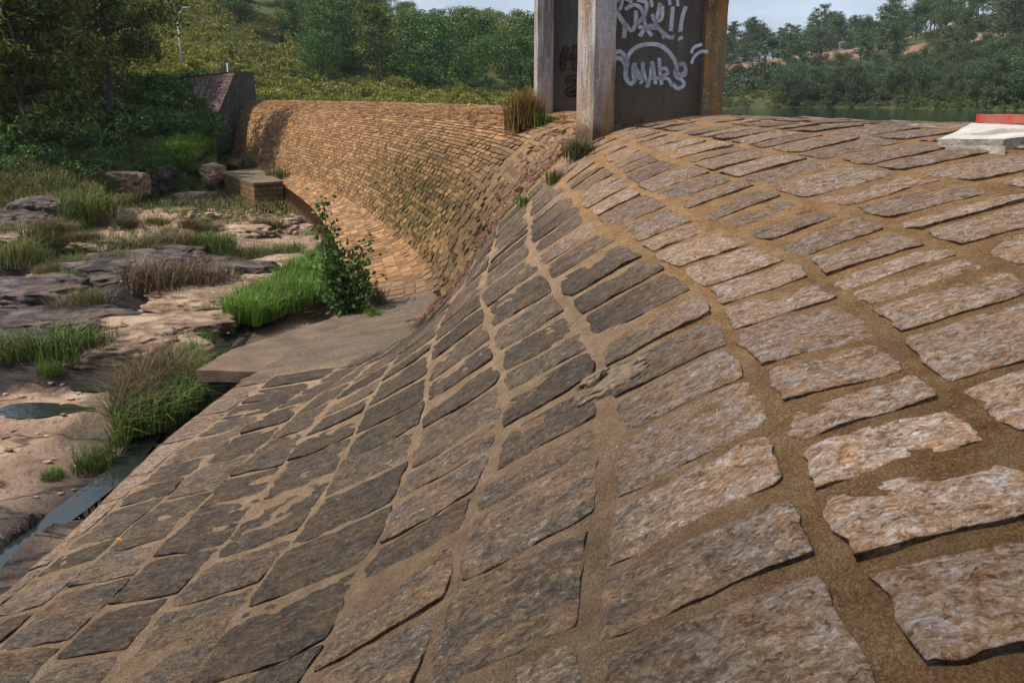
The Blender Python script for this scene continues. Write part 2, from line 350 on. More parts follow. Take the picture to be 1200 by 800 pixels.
def stone_patch(u0, u1, v0f, v1f, gap, px, rs, hgt, rough, seed):
    """one stone: returns V, Q, attrs.  v0f/v1f: callables giving row lines"""
    uc = .5 * (u0 + u1); vc = .5 * (v0f(np.array([uc]))[0] + v1f(np.array([uc]))[0])
    _, _, LU, LVv = surfn(np.array([uc]), np.array([vc])); LU, LVv = LU[0], LVv[0]
    wv = (v1f(np.array([uc]))[0] - v0f(np.array([uc]))[0]) * LVv
    big = px > 14
    na = int(np.clip(px / 7, 3, 24)) if big else 2
    nb = int(np.clip(px * wv / max((u1 - u0) * LU, .05) / 7, 3, 24)) if big else 2
    a = np.linspace(0, 1, na); b = np.linspace(0, 1, nb)
    A, B = np.meshgrid(a, b, indexing='ij'); A, B = A.ravel(), B.ravel()
    W = (u1 - u0) * LU; g = gap
    # ragged outline
    A2 = 2 * A - 1; B2 = 2 * B - 1
    wob = rough * (.05 * fbm(B * 3 + seed, A * .7, seed, 3) if big else 0)
    wob2 = rough * (.05 * fbm(A * 3 + seed, B * .7, seed + 4, 3) if big else 0)
    ga = np.clip(g / W * (1 + .9 * (rs.rand() - .5)), 0, .3); gb = np.clip(g / wv * (1 + .9 * (rs.rand() - .5)), 0, .3)
    corner = .035 * (np.abs(A2) * np.abs(B2)) ** 4
    A3 = A2 * (1 - ga - corner) + wob * np.abs(A2) ; B3 = B2 * (1 - gb - corner) + wob2 * np.abs(B2)
    skew = (rs.rand() - .5) * .16
    u = uc + .5 * (u1 - u0) * (A3 + skew * B3)
    lo, hi = v0f(u), v1f(u); v = .5 * (lo + hi) + .5 * (hi - lo) * B3
    Pp, nn, _, _ = surfn(u, v)
    edge = np.minimum((1 - np.abs(A2)) * W, (1 - np.abs(B2)) * wv) * .5
    rnd_ = np.clip(edge / (.03 * min(W, wv) + 1e-6), 0, 1) ** .5
    tilt = (rs.rand() - .5) * .004 * A2 - (.000 + rs.rand() ** 3 * .010) * A2 + (rs.rand() - .5) * .008 * B2
    h = hgt + tilt * rough
    if big: h = h + rough * (.0045 * fbm(u * 7, v * 1.5, seed, 4, 3, .6) + .009 * np.abs(fbm(u * 18, v * 5, seed, 3, 8)))
    h = h - .006 * (1 - rnd_)
    Pt = Pp + nn * h[:, None]
    idx = np.arange(na * nb).reshape(na, nb)
    ring = np.concatenate([idx[:, 0], idx[-1, 1:], idx[-2::-1, -1], idx[0, -2:0:-1]])
    Pr = Pp[ring] + nn[ring] * (-.035)
    Vv = np.concatenate([Pt, Pr]); q1 = grid_faces(na, nb)[:, ::-1]
    r = len(ring); k = np.arange(r); q2 = np.stack([ring[k], na * nb + k, na * nb + (k + 1) % r, ring[(k + 1) % r]], 1)[:, ::-1]
    us, vs_ = np.concatenate([u, u[ring]]), np.concatenate([v, v[ring]])
    z_, f_, m_ = zones(us, vs_, None)
    z_ = np.clip(z_ + (rs.rand() - .5) * .4, 0, 1)
    if v0f(np.array([uc]))[0] < .1 and u1 < 8.3 : z_ = z_ * 0 + .9
    sv_ = suv_of(us, vs_, seed * 3.1); sv_[na * nb:, 2] += .05; sv_[na * nb:, 1] += .02; z_ = z_ * .85
    at = {'suv': sv_, 'zone': z_, 'far': f_, 'moss': m_, 'tone': np.full(len(us), rs.rand())}
    return Vv * S, np.concatenate([q1, q2]), at

def px_of(p):                           # pixel scale (px per unit length) at layout point
    c, s = cos(PITCH), sin(PITCH); dpt = p[1] * c - p[2] * s
    if dpt < .3: return 0, None
    X = 600 + F_PX * p[0] / dpt; Y = 400 - F_PX * (p[1] * s + p[2] * c) / dpt
    return F_PX / dpt, (X, Y)
rs = np.random.RandomState(5); STN = []
rows1 = [0, .38, 1, 1.55, 2.1, 3.05, 4, 5, 6, 7.05, 8.2, 9.1, 10, 10.9, 11.6, 12.3, 13.0]
def rowline(base, sd, amp=.05):
    return lambda u: base + (amp * vn(u * 1.1, sd, 0, 31) + amp * .6 * vn(u * 3.1, sd, 0, 32)) * (0 if base == 0 else 1)
for r in range(len(rows1) - 1):
    f0, f1 = rowline(rows1[r], r), rowline(rows1[r + 1], r + 1)
    u = -1.2 + rs.rand() * .3
    while u < 8.05:
        wd = rs.uniform(.26, .50) if r < 9 else rs.uniform(.20, .46)
        if 1 < r < 5: wd *= 1.25
        if r == 0: wd *= 1.2
        e = min(u + wd, 8.26)
        if 8.26 - e < .16: e = 8.26
        if not (u > 7.0 and r < 3 and rows1[r] < 1.2): STN.append((u, e, f0, f1, .022 if r < 3 else rs.uniform(.015, .029) if r < 7 else rs.uniform(.036, .072), rs.uniform(.0048, .0068) if r < 8 else rs.uniform(.007, .010), 1.0, rs.rand() * 40))
        u = e
rows2 = np.concatenate([np.linspace(0, 1, 8)[:-1], np.linspace(1, 12.4, 52), [12.9, 13.3]])
B_ = []
for r in range(len(rows2) - 1):
    u = 8.34 + (rs.rand() * .2 if r > 0 else 0)
    while u < 45.5:
        rough = u < 9.9
        wd = rs.uniform(.12, .3) if rough else rs.uniform(.18, .42)
        e = u + wd
        if not (u < 9.86 < e) and not (rough and (rs.rand() < .10 or rows2[r] < 1.25 + .3 * sin(u * 5))): B_.append((u, e, r, rows2[r], rows2[r + 1], rough))
        u = e
B_ = np.array(B_, float)
def batch(Bq, rs):
    n = len(Bq); u0, u1, r, v0, v1, rough = Bq.T
    rl = lambda b_, u, sd: b_ + .035 * vn(u * 1.1, sd, 0, 31) * (b_ > 0)
    h0 = np.where(rough > 0, rs.uniform(.006, .018, n), rs.uniform(.006, .012, n)); step = np.where(rough > 0, rs.uniform(-.006, .018, n), rs.uniform(.008, .020, n)) * (v0 > 1) * (v0 < 11)
    side = rs.uniform(-.008, .008, n) * (1 + rough * 2); tone = rs.rand(n)
    U, Vc, H = [], [], []
    for a, b in ((0, 0), (1, 0), (1, 1), (0, 1)):
        gu = .018 * (1 + rs.rand(n)); gv = (v1 - v0) * rs.uniform(.03, .10, n) + rough * (v1 - v0) * rs.uniform(-.15, .2, n)
        uu = np.where(a, u1 - gu, u0 + gu) + rs.uniform(-.02, .02, n); lo, hi = rl(v0, uu, r), rl(v1, uu, r + 1)
        U.append(uu); Vc.append(np.where(b, hi - gv, lo + gv)); H.append(h0 + step * (1 - b) + side * (2 * a - 1))
    U, Vc, H = np.stack(U, 1).ravel(), np.stack(Vc, 1).ravel(), np.stack(H, 1).ravel()
    Pp, nn, _, _ = surfn(U, Vc); top_, bot = Pp + nn * H[:, None], Pp - nn * .03
    V = np.concatenate([top_, bot]); m = 4 * n; k = np.arange(n) * 4
    q = [np.stack([k + 3, k + 2, k + 1, k], 1)] + [np.stack([k + a, k + b, m + k + b, m + k + a], 1) for a, b in ((0, 1), (1, 2), (2, 3), (3, 0))]
    U2, V2 = np.tile(U, 2), np.tile(Vc, 2); z_, f_, m_ = zones(U2, V2, None)
    sv = suv_of(U2, V2); sv[:, 2] = np.tile(np.repeat(rs.rand(n) * 30, 4), 2)
    return V * S, np.concatenate(q), {'suv': sv, 'zone': z_, 'far': f_, 'moss': m_, 'tone': np.tile(np.repeat(tone, 4), 2)}
for nm, sel in (('rubble_section_stones', B_[:, 5] > 0), ('far_face_stones', B_[:, 5] == 0)):
    V_, Q_, at_ = batch(B_[sel], rs); o = mk(nm, V_, Q_, M['stone'], dam, at_, smooth=False); o['kind'] = 'stuff'
info = []
for k, st in enumerate(STN):
    uc = .5 * (st[0] + st[1]); vc = .5 * (st[2](np.array([uc]))[0] + st[3](np.array([uc]))[0])
    p, n1, l1, l2 = surfn(np.array([uc]), np.array([vc])); p = p[0]; n1 = n1[0]
    sc, xy = px_of(p); vis = xy is not None and -250 < xy[0] < 1450 and -60 < xy[1] < 1150
    fac = max(float(-(n1 @ p)) / np.linalg.norm(p), .02) if vis else 0
    wv = (st[3](np.array([uc]))[0] - st[2](np.array([uc]))[0]) * l2[0]; W = (st[1] - st[0]) * l1[0]
    inf = vis and -40 < xy[0] < 1240 and -20 < xy[1] < 860 and (n1 @ p) < 0
    info.append((W * wv * sc * sc * fac * (1 if inf else .0001), sc * W if vis else 0))
order = np.argsort([-i[0] for i in info]); top = set(order[:297].tolist())
rest = {}
for k, st in enumerate(STN):
    Vv, Q, at = stone_patch(*st[:4], st[4], max(info[k][1], 0) if k in top else min(info[k][1], 24), rs, st[5], st[6], st[7])
    if k in top:
        mk('stone', Vv, Q, M['stone'], dam, at)
    else:
        key = 0 if st[0] < 8.3 else 1 if st[0] < 9.9 else 2
        rest.setdefault(key, []).append((Vv, Q, at))
for key, nm in ((0, 'near_section_stones'),):
    L = rest[key]; off = 0; qs = []
    for Vv, Q, at in L: qs.append(Q + off); off += len(Vv)
    o = mk(nm, np.concatenate([l[0] for l in L]), np.concatenate(qs), M['stone'], dam, {a: np.concatenate([l[2][a] for l in L]) for a in L[0][2]}, smooth=False)
    o['kind'] = 'stuff'
#@@TERRAIN
# ------------------------------------------------------------------ terrain (one sheet, polar grid about the viewpoint's foot)
TAZ = np.array([-180, -75, -45, -31, -21, -14, -5, 3, 13, 20, 30, 45, 75, 180], float)
TZ = {-45: [(0, -2.75), (14, -2.75), (19, -1.9), (30, -.8), (60, 4), (120, 14), (400, 42)],
      -31: [(0, -2.75), (21, -2.75), (25, -2.0), (33, -1.1), (45, .4), (70, 4.2), (120, 13.5), (200, 27), (400, 42)],
      -21: [(0, -2.75), (25, -2.75), (30, -1.7), (35, -.2), (45, .9), (70, 4.3), (100, 10), (140, 18), (200, 26), (400, 45)],
      -14: [(0, -2.75), (30, -2.8), (50, -2.4), (56, -1.2), (62, -.3), (80, 2.0), (110, 9), (150, 18), (200, 25), (400, 40)],
      -5: [(0, -2.75), (40, -3.0), (56, -3), (61, -1.1), (66, -.6), (85, .8), (110, 4.5), (150, 9.5), (190, 12), (400, 12)],
      3: [(0, -2.75), (40, -3.2), (65, -3), (70, -1.3), (80, -.2), (120, 5), (160, 8), (250, 9), (400, 9)],
      13: [(0, -2.75), (40, -3.2), (84, -3), (88, -1.26), (96, -1.12), (112, -.6), (135, 3), (170, 5.5), (220, 6), (400, 6)],
      20: [(0, -2.75), (40, -3.2), (100, -3), (107, -1.0), (113, .8), (135, 4.5), (160, 7.2), (200, 8.4), (260, 9.5), (400, 10)],
      30: [(0, -2.75), (40, -3.2), (87, -3), (93, -1.0), (100, .5), (130, 6), (180, 15.5), (260, 18), (400, 20)],
      45: [(0, -2.75), (30, -3.2), (68, -3), (74, -1.1), (82, 1), (115, 9), (160, 19), (400, 30)],
      75: [(0, -2.75), (20, -3.2), (60, -1.3), (70, 2), (110, 12), (400, 32)]}
TZ[-75] = TZ[-45]; TZ[-180] = [(0, -2.75), (30, -2.75), (45, -1.5), (80, 2), (150, 12), (400, 30)]; TZ[180] = TZ[-180]
def smoothz(tab, d):
    xs, zs = np.array([t[0] for t in tab], float), np.array([t[1] for t in tab], float)
    return (np.interp(d * .96, xs, zs) + np.interp(d, xs, zs) + np.interp(d * 1.04, xs, zs)) / 3
CH = [at_z(*p, -2.78)[:2] for p in ((262, 352), (278, 372), (256, 398), (225, 436), (190, 480), (140, 545), (80, 590), (20, 632), (-60, 690))]
TOE = [tuple(p[:2]) for p in surf([-8, 0, 3, 6, 8, 9, 10, 11, 12, 14, 17, 20, 24, 28, 32], np.zeros(15))]
def seg_dist(x, y, pts):
    d = np.full(np.shape(x), 1e9)
    for (ax, ay), (bx, by) in zip(pts[:-1], pts[1:]):
        t = np.clip(((x - ax) * (bx - ax) + (y - ay) * (by - ay)) / ((bx - ax)**2 + (by - ay)**2), 0, 1)
        d = np.minimum(d, np.hypot(x - ax - t * (bx - ax), y - ay - t * (by - ay)))
    return d
POOL = at_z(46, 465, -2.66); POOL2 = at_z(124, 436, -2.66)
def bed(x, y):
    # rock ledges: warped terraces stepping down towards the stream
    wx = x + .9 * fbm(x * .35, y * .35, 1.1, 3, 3); wy = y + .9 * fbm(x * .35, y * .35, 5.1, 3, 4)
    r1 = 1 - np.abs(fbm(wx * .30, wy * .75, 0, 4, 41)); ter = fbm(wx * .22, wy * .5, 2, 3, 43) * 2.6
    st = np.floor(ter) + np.clip((ter - np.floor(ter)) * 5 - 2, 0, 1)
    far = np.clip((np.hypot(x, y) - 9.5) / 3, 0, 1)
    h = (.13 * st + .13 * r1 ** 3) * (.5 + .5 * far) + .06 * fbm(wx * 1.3, wy * 2.6, 0, 4, 47) * (.6 + 1.3 * far)
    h = h + .012 * fbm(x * 7, y * 7, 0, 3, 48)
    ch = seg_dist(x, y, CH); h = h - (.20 + .5 * h) * np.clip(1.3 - ch / np.where(y < 8.5, .09, .24), 0, 1)
    for c, rx, ry, dp in ((POOL, .34, .15, .12), (POOL2, .3, .12, .10)):
        e = np.hypot((x - c[0]) / rx, (y - c[1]) / ry); h = h * np.clip((e - .8) / 1.2, .0, 1) - dp * np.clip(1.35 - e, 0, 1)
    return h
def terr(x, y):
    x, y = np.asarray(x, float), np.asarray(y, float); d = np.hypot(x, y); az = np.degrees(np.arctan2(x, y))
    zs = np.stack([smoothz(TZ[int(a)], d) for a in TAZ], -1)
    k = np.clip(np.searchsorted(TAZ, az, side='right') - 1, 0, len(TAZ) - 2); t = (az - TAZ[k]) / (TAZ[k + 1] - TAZ[k]); t = t * t * (3 - 2 * t)
    z = np.take_along_axis(zs, k[..., None], -1)[..., 0] * (1 - t) + np.take_along_axis(zs, (k + 1)[..., None], -1)[..., 0] * t
    low = np.clip((-2.2 - z) / .5, 0, 1)
    z = z + low * bed(x, y) + (1 - low) * (.16 * fbm(x * .35, y * .35, 0, 4, 51) + np.clip((d - 55) / 60, 0, 1) * .9 * fbm(x * .05, y * .05, 0, 4, 53)) * np.clip((z + 2.0) / 1.2, 0, 1)
    nt_ = seg_dist(x, y, TOE); z = np.where((az > -18.8) | (d < 12), np.minimum(z, np.where(nt_ < 3, -2.74 - .12 * np.clip((d - 6.2) / 1.2, 0, 1) + np.clip(nt_ - .9, 0, 9) * .12, 99)), z)
    wd_ = np.hypot(x + 7.2, y - 23.4); z = np.where(wd_ < 3.6, np.minimum(z, -3.12 + np.clip(wd_ - 2.4, 0, 2) * .3), z)
    return z
def on_ground(px, py):
    r = ray(px, py); ds = np.exp(np.linspace(np.log(3.5), np.log(260), 900)); hd = hypot(r[0], r[1])
    X, Y, Zr = r[0] / hd * ds, r[1] / hd * ds, r[2] / hd * ds
    g = terr(X, Y); b = np.nonzero(Zr <= g)[0]
    i = b[0] if len(b) else len(ds) - 1
    return np.array([X[i], Y[i], g[i]])
az_l = np.radians(np.concatenate([np.arange(-178, -60, 6), np.arange(-60, -44, 1.2), np.arange(-44, -7.6, .18), np.arange(-7.6, 34, .5), np.arange(34, 181, 5)]))
ds = np.concatenate([[0.5, 1.5, 2.5], 3 * np.exp(np.arange(0, 400) * .0098)]); ds = ds[ds < 36]
ds = np.concatenate([ds, 36 * np.exp(np.arange(0, 110) * .0235), [560, 620]])
AZ, DD = np.meshgrid(az_l, ds, indexing='ij'); X, Y = (DD * np.sin(AZ)).ravel(), (DD * np.cos(AZ)).ravel()
Z = terr(X, Y)
# the bed lies under the dam body: keep it below the masonry
gf = grid_faces(len(az_l), len(ds))[:, ::-1]
dxy = np.hypot(X, Y); azd = np.degrees(np.arctan2(X, Y))
lowm = np.clip((-2.05 - Z) / .35, 0, 1)
zg = lambda px, py: on_ground(px, py)
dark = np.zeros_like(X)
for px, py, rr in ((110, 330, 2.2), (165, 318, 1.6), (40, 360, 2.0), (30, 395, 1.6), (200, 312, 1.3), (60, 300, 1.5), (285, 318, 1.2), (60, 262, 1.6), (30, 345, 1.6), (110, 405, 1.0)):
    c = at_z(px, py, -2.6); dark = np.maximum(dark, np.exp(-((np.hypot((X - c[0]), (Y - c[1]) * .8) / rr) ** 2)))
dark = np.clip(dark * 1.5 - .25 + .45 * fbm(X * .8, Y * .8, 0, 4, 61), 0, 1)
grs = np.clip((dxy - 10.2) / 6, 0, 1) * np.clip(.22 + .9 * fbm(X * .55, Y * .4, 0, 4, 63) + np.clip((dxy - 14) / 14, 0, .6), 0, 1)
grs = np.where(Z > -2.1, 1, grs)
rocky_bank = np.clip(1.4 - np.hypot(X - at_z(225, 245, -2.5)[0], (Y - at_z(225, 245, -2.5)[1]) * .6) / 1.5, 0, 1)
grs = grs * (1 - rocky_bank)
bare = np.zeros_like(X)
for px, py, d_, rr in ((868, 82, 150, 14), (905, 78, 165, 12), (1010, 66, 170, 14), (1040, 58, 180, 12), (1172, 80, 118, 7), (1110, 80, 140, 8), (985, 75, 150, 8)):
    c = at_d(px, py, d_); bare = np.maximum(bare, np.exp(-(np.hypot(X - c[0], Y - c[1]) / rr) ** 2))
hill = np.clip((Z + 1.9) / .6, 0, 1)
woods = np.clip((dxy - 88) / 15, 0, 1) * (azd > -12)
wet = np.clip(1.25 - seg_dist(X, Y, CH) / .75, 0, 1) * (dxy < 20)
def terrain_mat():
    k = NT('riverbed_and_hillside', .9, .25); v = k.coord()
    dk, gr, ba, hi, we = (k.attr(a) for a in ('dark', 'grs', 'bare', 'hill', 'wet'))
    lay = k.coord(scale=(.35, 1, 1)); a = k.noise(lay, 1.5, 8, .68, .8); b = k.noise(v, .6, 5, .6); f = k.noise(v, 14, 6, .7); c0 = k.noise(v, 4.2, 7, .7, .3)
    rock = k.ramp(a, [(.28, (.12, .075, .05)), (.42, (.29, .185, .125)), (.55, (.42, .285, .195)), (.72, (.55, .42, .31))])
    rock = k.mix(k.ramp(b, [(.5, 0), (.66, .75)]), rock, (.10, .075, .06))
    rock = k.mix(k.ramp(c0, [(.30, .85), (.42, 0)]), rock, (.045, .034, .028))
    rock = k.mix(k.ramp(c0, [(.64, 0), (.72, .7)]), rock, (.40, .34, .28))
    vo = k.n('ShaderNodeTexVoronoi', feature='DISTANCE_TO_EDGE'); vo.inputs['Scale'].default_value = .75; k.l(k.warp(lay, 1.6, .9), vo.inputs['Vector']); crack = k.ramp(vo.outputs['Distance'], [(.0, 1), (.022, 0)])
    rock = k.mix(k.math('MULTIPLY', crack, .8), rock, (.035, .025, .018)); rock = k.mix(k.ramp(f, [(.36, .5), (.46, 0)]), rock, (.06, .04, .03))
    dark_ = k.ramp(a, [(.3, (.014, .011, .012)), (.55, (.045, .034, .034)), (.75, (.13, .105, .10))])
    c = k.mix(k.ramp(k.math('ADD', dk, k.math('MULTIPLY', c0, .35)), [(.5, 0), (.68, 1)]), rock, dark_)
    c = k.mix(k.math('MULTIPLY', we, .8), c, (.018, .018, .020))
    gm = k.ramp(k.math('ADD', gr, k.math('MULTIPLY', f, .30)), [(.62, 0), (.78, 1)])
    gcol = k.ramp(k.noise(v, 1.1, 7, .75), [(.30, (.030, .040, .010)), (.48, (.075, .085, .022)), (.62, (.14, .125, .045)), (.75, (.19, .14, .07))])
    hcol = k.ramp(k.noise(v, .45, 8, .75), [(.30, (.020, .036, .008)), (.46, (.045, .065, .014)), (.60, (.085, .100, .022)), (.74, (.12, .10, .038))])
    gcol = k.mix(hi, gcol, hcol); gcol = k.mix(k.math('MULTIPLY', k.attr('woods'), .8), gcol, k.ramp(k.noise(v, .5, 7, .75), [(.38, (.022, .028, .012)), (.52, (.055, .060, .022)), (.66, (.13, .085, .045))])); c = k.mix(gm, c, gcol)
    c = k.mix(k.ramp(k.math('ADD', ba, k.math('MULTIPLY', c0, .3)), [(.55, 0), (.72, 1)]), c, (.22, .135, .088))
    r = k.n('ShaderNodeMapRange'); r.inputs[3].default_value = .88; r.inputs[4].default_value = .18; k.l(we, r.inputs[0])
    n1 = k.bump(k.math('SUBTRACT', a, k.math('MULTIPLY', crack, .35)), .14, 1); n2 = k.bump(k.math('ADD', f, c0), .05, 1, n1)
    return k.done(c, n2, r.outputs[0])
# keep the sheet out of the dam body
def under_dam(x, y):
    ux = np.linspace(-7.5, 45.5, 500); t0 = surf(ux, np.zeros(500)); t1 = surf(ux, np.full(500, 13.6))
    res = np.zeros(len(x), bool)
    sel = np.nonzero((np.hypot(x, y) < 52))[0]
    c = .5 * (t0 + t1)
    for s0 in range(0, len(sel), 20000):
        q = sel[s0:s0 + 20000]
        dd = (x[q][:, None] - c[None, :, 0])**2 + (y[q][:, None] - c[None, :, 1])**2
        i = dd.argmin(1); a, b = t0[i], t1[i]
        e = b[:, :2] - a[:, :2]; t = ((x[q] - a[:, 0]) * e[:, 0] + (y[q] - a[:, 1]) * e[:, 1]) / (e**2).sum(1)
        res[q] = (t > .015) & (t < 1.0)
    return res
ud = under_dam(X, Y) & (azd > -19)
Z = np.where(ud, np.minimum(Z, -3.15), Z)
ground = mk('terrain', np.stack([X, Y, Z], 1) * S, gf, terrain_mat(), None, {'dark': dark, 'grs': grs, 'bare': bare, 'hill': hill, 'wet': wet, 'woods': woods})
ground['kind'] = 'structure'

# water ------------------------------------------------------------------
def water_mat(name, col, rough, sc, bump):
    k = NT(name, rough, .5); v = k.coord(); return k.done(col, k.bump(k.noise(v, sc, 3, .5), bump, .6))
M['lake'] = water_mat('lake_water', (.012, .030, .016), .06, 2.5, .012)
M['stream'] = water_mat('stream_water', (.018, .022, .018), .03, 9, .006)
ul = np.linspace(-7.9, 45.9, 90); b0 = surf(ul, np.full(90, 13.9)); b0[:, 2] = -1.3
out = []
for i, u_ in enumerate(ul):
    a = np.interp(u_, [-7.9, 3, 8.3, 14, 22, 33, 45.9], [100, 60, 30, 12, 3, -8, -17]); out.append((330 * sin(radians(a)), 330 * cos(radians(a)), -1.3))
lv_ = [b0 * (1 - t) + np.array(out) * t for t in (0, .03, .1, .25, .5, 1)]
wl = mk('lake_water', np.concatenate(lv_) * S, grid_faces(6, 90), M['lake']); wl['kind'] = 'structure'
cpts = []
for (ax, ay), (bx, by) in zip(CH[:-1], CH[1:]):
    for t in (0, .33, .66): cpts.append((ax + (bx - ax) * t, ay + (by - ay) * t))
cpts = np.array(cpts); tn = np.gradient(cpts, axis=0); tn /= np.linalg.norm(tn, axis=1)[:, None]; nr = np.stack([-tn[:, 1], tn[:, 0]], 1)
wl_ = np.where(cpts[:, 1] < 8.5, .115, .30)[:, None]
Vs = np.concatenate([np.c_[cpts + nr * k_ * wl_, np.full(len(cpts), -2.83)] for k_ in (-1, 0, 1)])
ws = mk('stream_water', Vs * S, grid_faces(3, len(cpts)), M['stream']); ws['kind'] = 'structure'
def puddle(c, rx, ry, z, label):
    an = np.linspace(0, 2 * pi, 25)[:-1]; rr = 1 + .12 * np.sin(an * 3 + 1)
    V = np.c_[c[0] + rx * rr * np.cos(an), c[1] + ry * rr * np.sin(an), np.full(24, z)]; V = np.r_[V, [[c[0], c[1], z]]]
    T = [(i, (i + 1) % 24, 24) for i in range(24)]
    o = mk('rock_pool', V * S, np.array(T), M['stream']); tag(o, label, 'pool')
puddle(POOL, .44, .20, terr(POOL[0], POOL[1]) + .085, 'small still rock pool reflecting the sky on the bare slab at the left edge')
puddle(POOL2, .42, .2, terr(POOL2[0], POOL2[1]) + .065, 'tiny dark rock pool with green weed on the slab right of the bigger pool')

# loose rocks -------------------------------------------------------------
def rock_mat(name, c1, c2, c3):
    k = NT(name, .85, .3); v = k.coord(); lay = k.coord(scale=(.6, .6, 2.2)); a = k.noise(lay, 3.2, 8, .7, .6); f = k.noise(v, 22, 6, .7)
    c = k.ramp(a, [(.38, c1), (.5, c2), (.62, c3)]); c = k.mix(k.ramp(f, [(.34, .7), (.44, 0)]), c, tuple(x * .25 for x in c2)); b = k.noise(v, 1.7, 6, .65); c = k.mix(k.ramp(b, [(.50, 0), (.62, .75)]), c, c1 if c1[0] > .05 else (.17, .12, .095)); return k.done(c, k.bump(f, .03, 1, k.bump(a, .12, 1)))
M['rock_dark'] = rock_mat('dark_weathered_rock', (.015, .012, .013), (.05, .038, .038), (.16, .125, .115))
M['rock_pale'] = rock_mat('pale_sandy_rock', (.16, .10, .07), (.36, .25, .165), (.50, .38, .27))
_ico = {}
def blob(rx, ry, rz, seed, sub=3, amp=.28, freq=1.3, cut=True):
    import bmesh
    if sub not in _ico:
        bm = bmesh.new(); bmesh.ops.create_icosphere(bm, subdivisions=sub, radius=1)
        _ico[sub] = (np.array([v.co[:] for v in bm.verts]), np.array([[v.index for v in f.verts] for f in bm.faces])); bm.free()
    V, F_ = _ico[sub]; V = V.copy()
    n = fbm(V[:, 0] * freq + seed, V[:, 1] * freq, V[:, 2] * freq + seed, 4, 71, .55)
    rg = 1 - np.abs(fbm(V[:, 0] * freq * 1.6 + seed, V[:, 1] * freq * 2.4, V[:, 2] * freq * 3 - seed, 4, 77, .55)); V *= (1 + amp * n + (.16 * (rg - .75) if sub > 3 else 0))[:, None]
    V[:, 2] = np.where(V[:, 2] > .55, .55 + (V[:, 2] - .55) * .35, V[:, 2])
    V[:, 2] += .10 * np.floor(V[:, 2] * 4 + .6 * vn(V[:, 0] * 2 + seed, V[:, 1] * 2)) / 4 * (1 if cut else 0)
    return V * np.array([rx, ry, rz]), F_
ROCKS = [  # px, py, half width u, depth, height, mat, name, label
 (150, 318, 1.25, .9, .42, 'rock_dark', 'broad dark purple boulder in the middle of the riverbed behind brown reeds'),
 (108, 338, .95, .8, .38, 'rock_dark', 'dark rounded boulder left of the broad purple one in the riverbed'),
 (195, 305, .9, .7, .36, 'rock_dark', 'dark boulder just beyond and right of the broad purple one'),
 (40, 345, 1.1, .8, .30, 'rock_dark', 'low dark ledge boulder at the left edge beside the water stained slabs'),
 (60, 378, 1.3, .7, .24, 'rock_dark', 'long flat black boulder above the three green tufts at the left'),
 (285, 322, .95, .5, .34, 'rock_dark', 'long dark topped ledge rock between the pale slabs and the green mound'),
 (240, 308, .8, .5, .22, 'rock_dark', 'flat dark rock with a pale lip behind the reeds'),
 (52, 248, .8, .7, .42, 'rock_dark', 'grey boulder at the foot of the wooded bank on the left'),
 (12, 262, .8, .7, .36, 'rock_dark', 'dark boulder half out of frame beneath the left pines'),
 (188, 218, .55, .5, .46, 'rock_dark', 'dark brown boulder in the shade below the bank beside a pale one'),
 (146, 226, .8, .6, .42, 'rock_pale', 'pale brown boulder in the shade at the foot of the wooded bank'),
 (228, 236, .8, .7, .38, 'rock_pale', 'tan boulder left of the small stone block weir'),
 (250, 222, .45, .5, .42, 'rock_pale', 'upright tan rock leaning at the green bank by the block weir'),
 (208, 250, .6, .5, .26, 'rock_pale', 'low tan rock in front of the leaning one, half in grass'),
 (288, 274, .80, .6, .26, 'rock_pale', 'smooth pale slab rock behind the round green tufts'),
 (322, 262, .4, .4, .2, 'rock_pale', 'small pale rock right of the smooth slab below the weir'),
 (343, 316, .85, .5, .36, 'rock_pale', 'layered pale rock beside the bright grass mound'),
 (318, 332, .55, .4, .26, 'rock_pale', 'low cracked pale rock at the tip of the grass mound by the stream'),
 (235, 352, 1.1, .8, .24, 'rock_pale', 'wide sunlit pale slab right of the brown reeds by the stream'),
 (205, 384, .95, .5, .22, 'rock_pale', 'pale slab with a cracked front beside the stream channel'),
 (150, 408, .8, .45, .20, 'rock_pale', 'brown layered ledge rock with a dark crack across its front'),
 (205, 408, .55, .3, .20, 'rock_pale', 'broken brown ledge rock at the right end of the layered shelf'),
 (25, 282, .9, .5, .16, 'rock_pale', 'flat pink slab at the left edge among olive tufts'),
 (110, 292, .8, .5, .14, 'rock_pale', 'flat pink slab between the grassy strips'),
 (60, 325, .45, .35, .18, 'rock_pale', 'small pink rock at the upper end of the dark ledges'),
 (30, 408, .6, .4, .26, 'rock_dark', 'blocky black rock beneath the leftmost green tuft')]
for i, (px, py, rx, ry, rz, m_, lab) in enumerate(ROCKS):
    p = on_ground(px, py); V, F_ = blob(rx * .85, ry, rz, i * 3.7 + 1, 5); p2 = p.copy(); p2[2] -= rz * .15
    a = rnd.uniform(-.4, .4); Rm = np.array([[cos(a), -sin(a), 0], [sin(a), cos(a), 0], [0, 0, 1]])
    tag(mk('boulder' if 'slab' not in lab else 'rock_slab', (V @ Rm.T) * S, F_, M[m_], loc=tuple(p2 * S)), lab, 'rock')
mb = MB()
for i in range(260):                      # rubble heap below the block weir and along it
    px, py = (rnd.gauss(268, 22), rnd.gauss(243, 9)) if i < 170 else (rnd.gauss(335, 16), rnd.gauss(256, 8))
    p = on_ground(px, py); s_ = rnd.uniform(.05, .13); V, F_ = blob(s_, s_ * .8, s_ * .7, i * 1.3, 1, .3); mb.add((V + p + [0, 0, s_ * .4]) * S, T=F_)
o = mb.build('rubble', M['rock_pale']); o['kind'] = 'stuff'; o['label'] = 'heap of pale broken stones below the block weir'

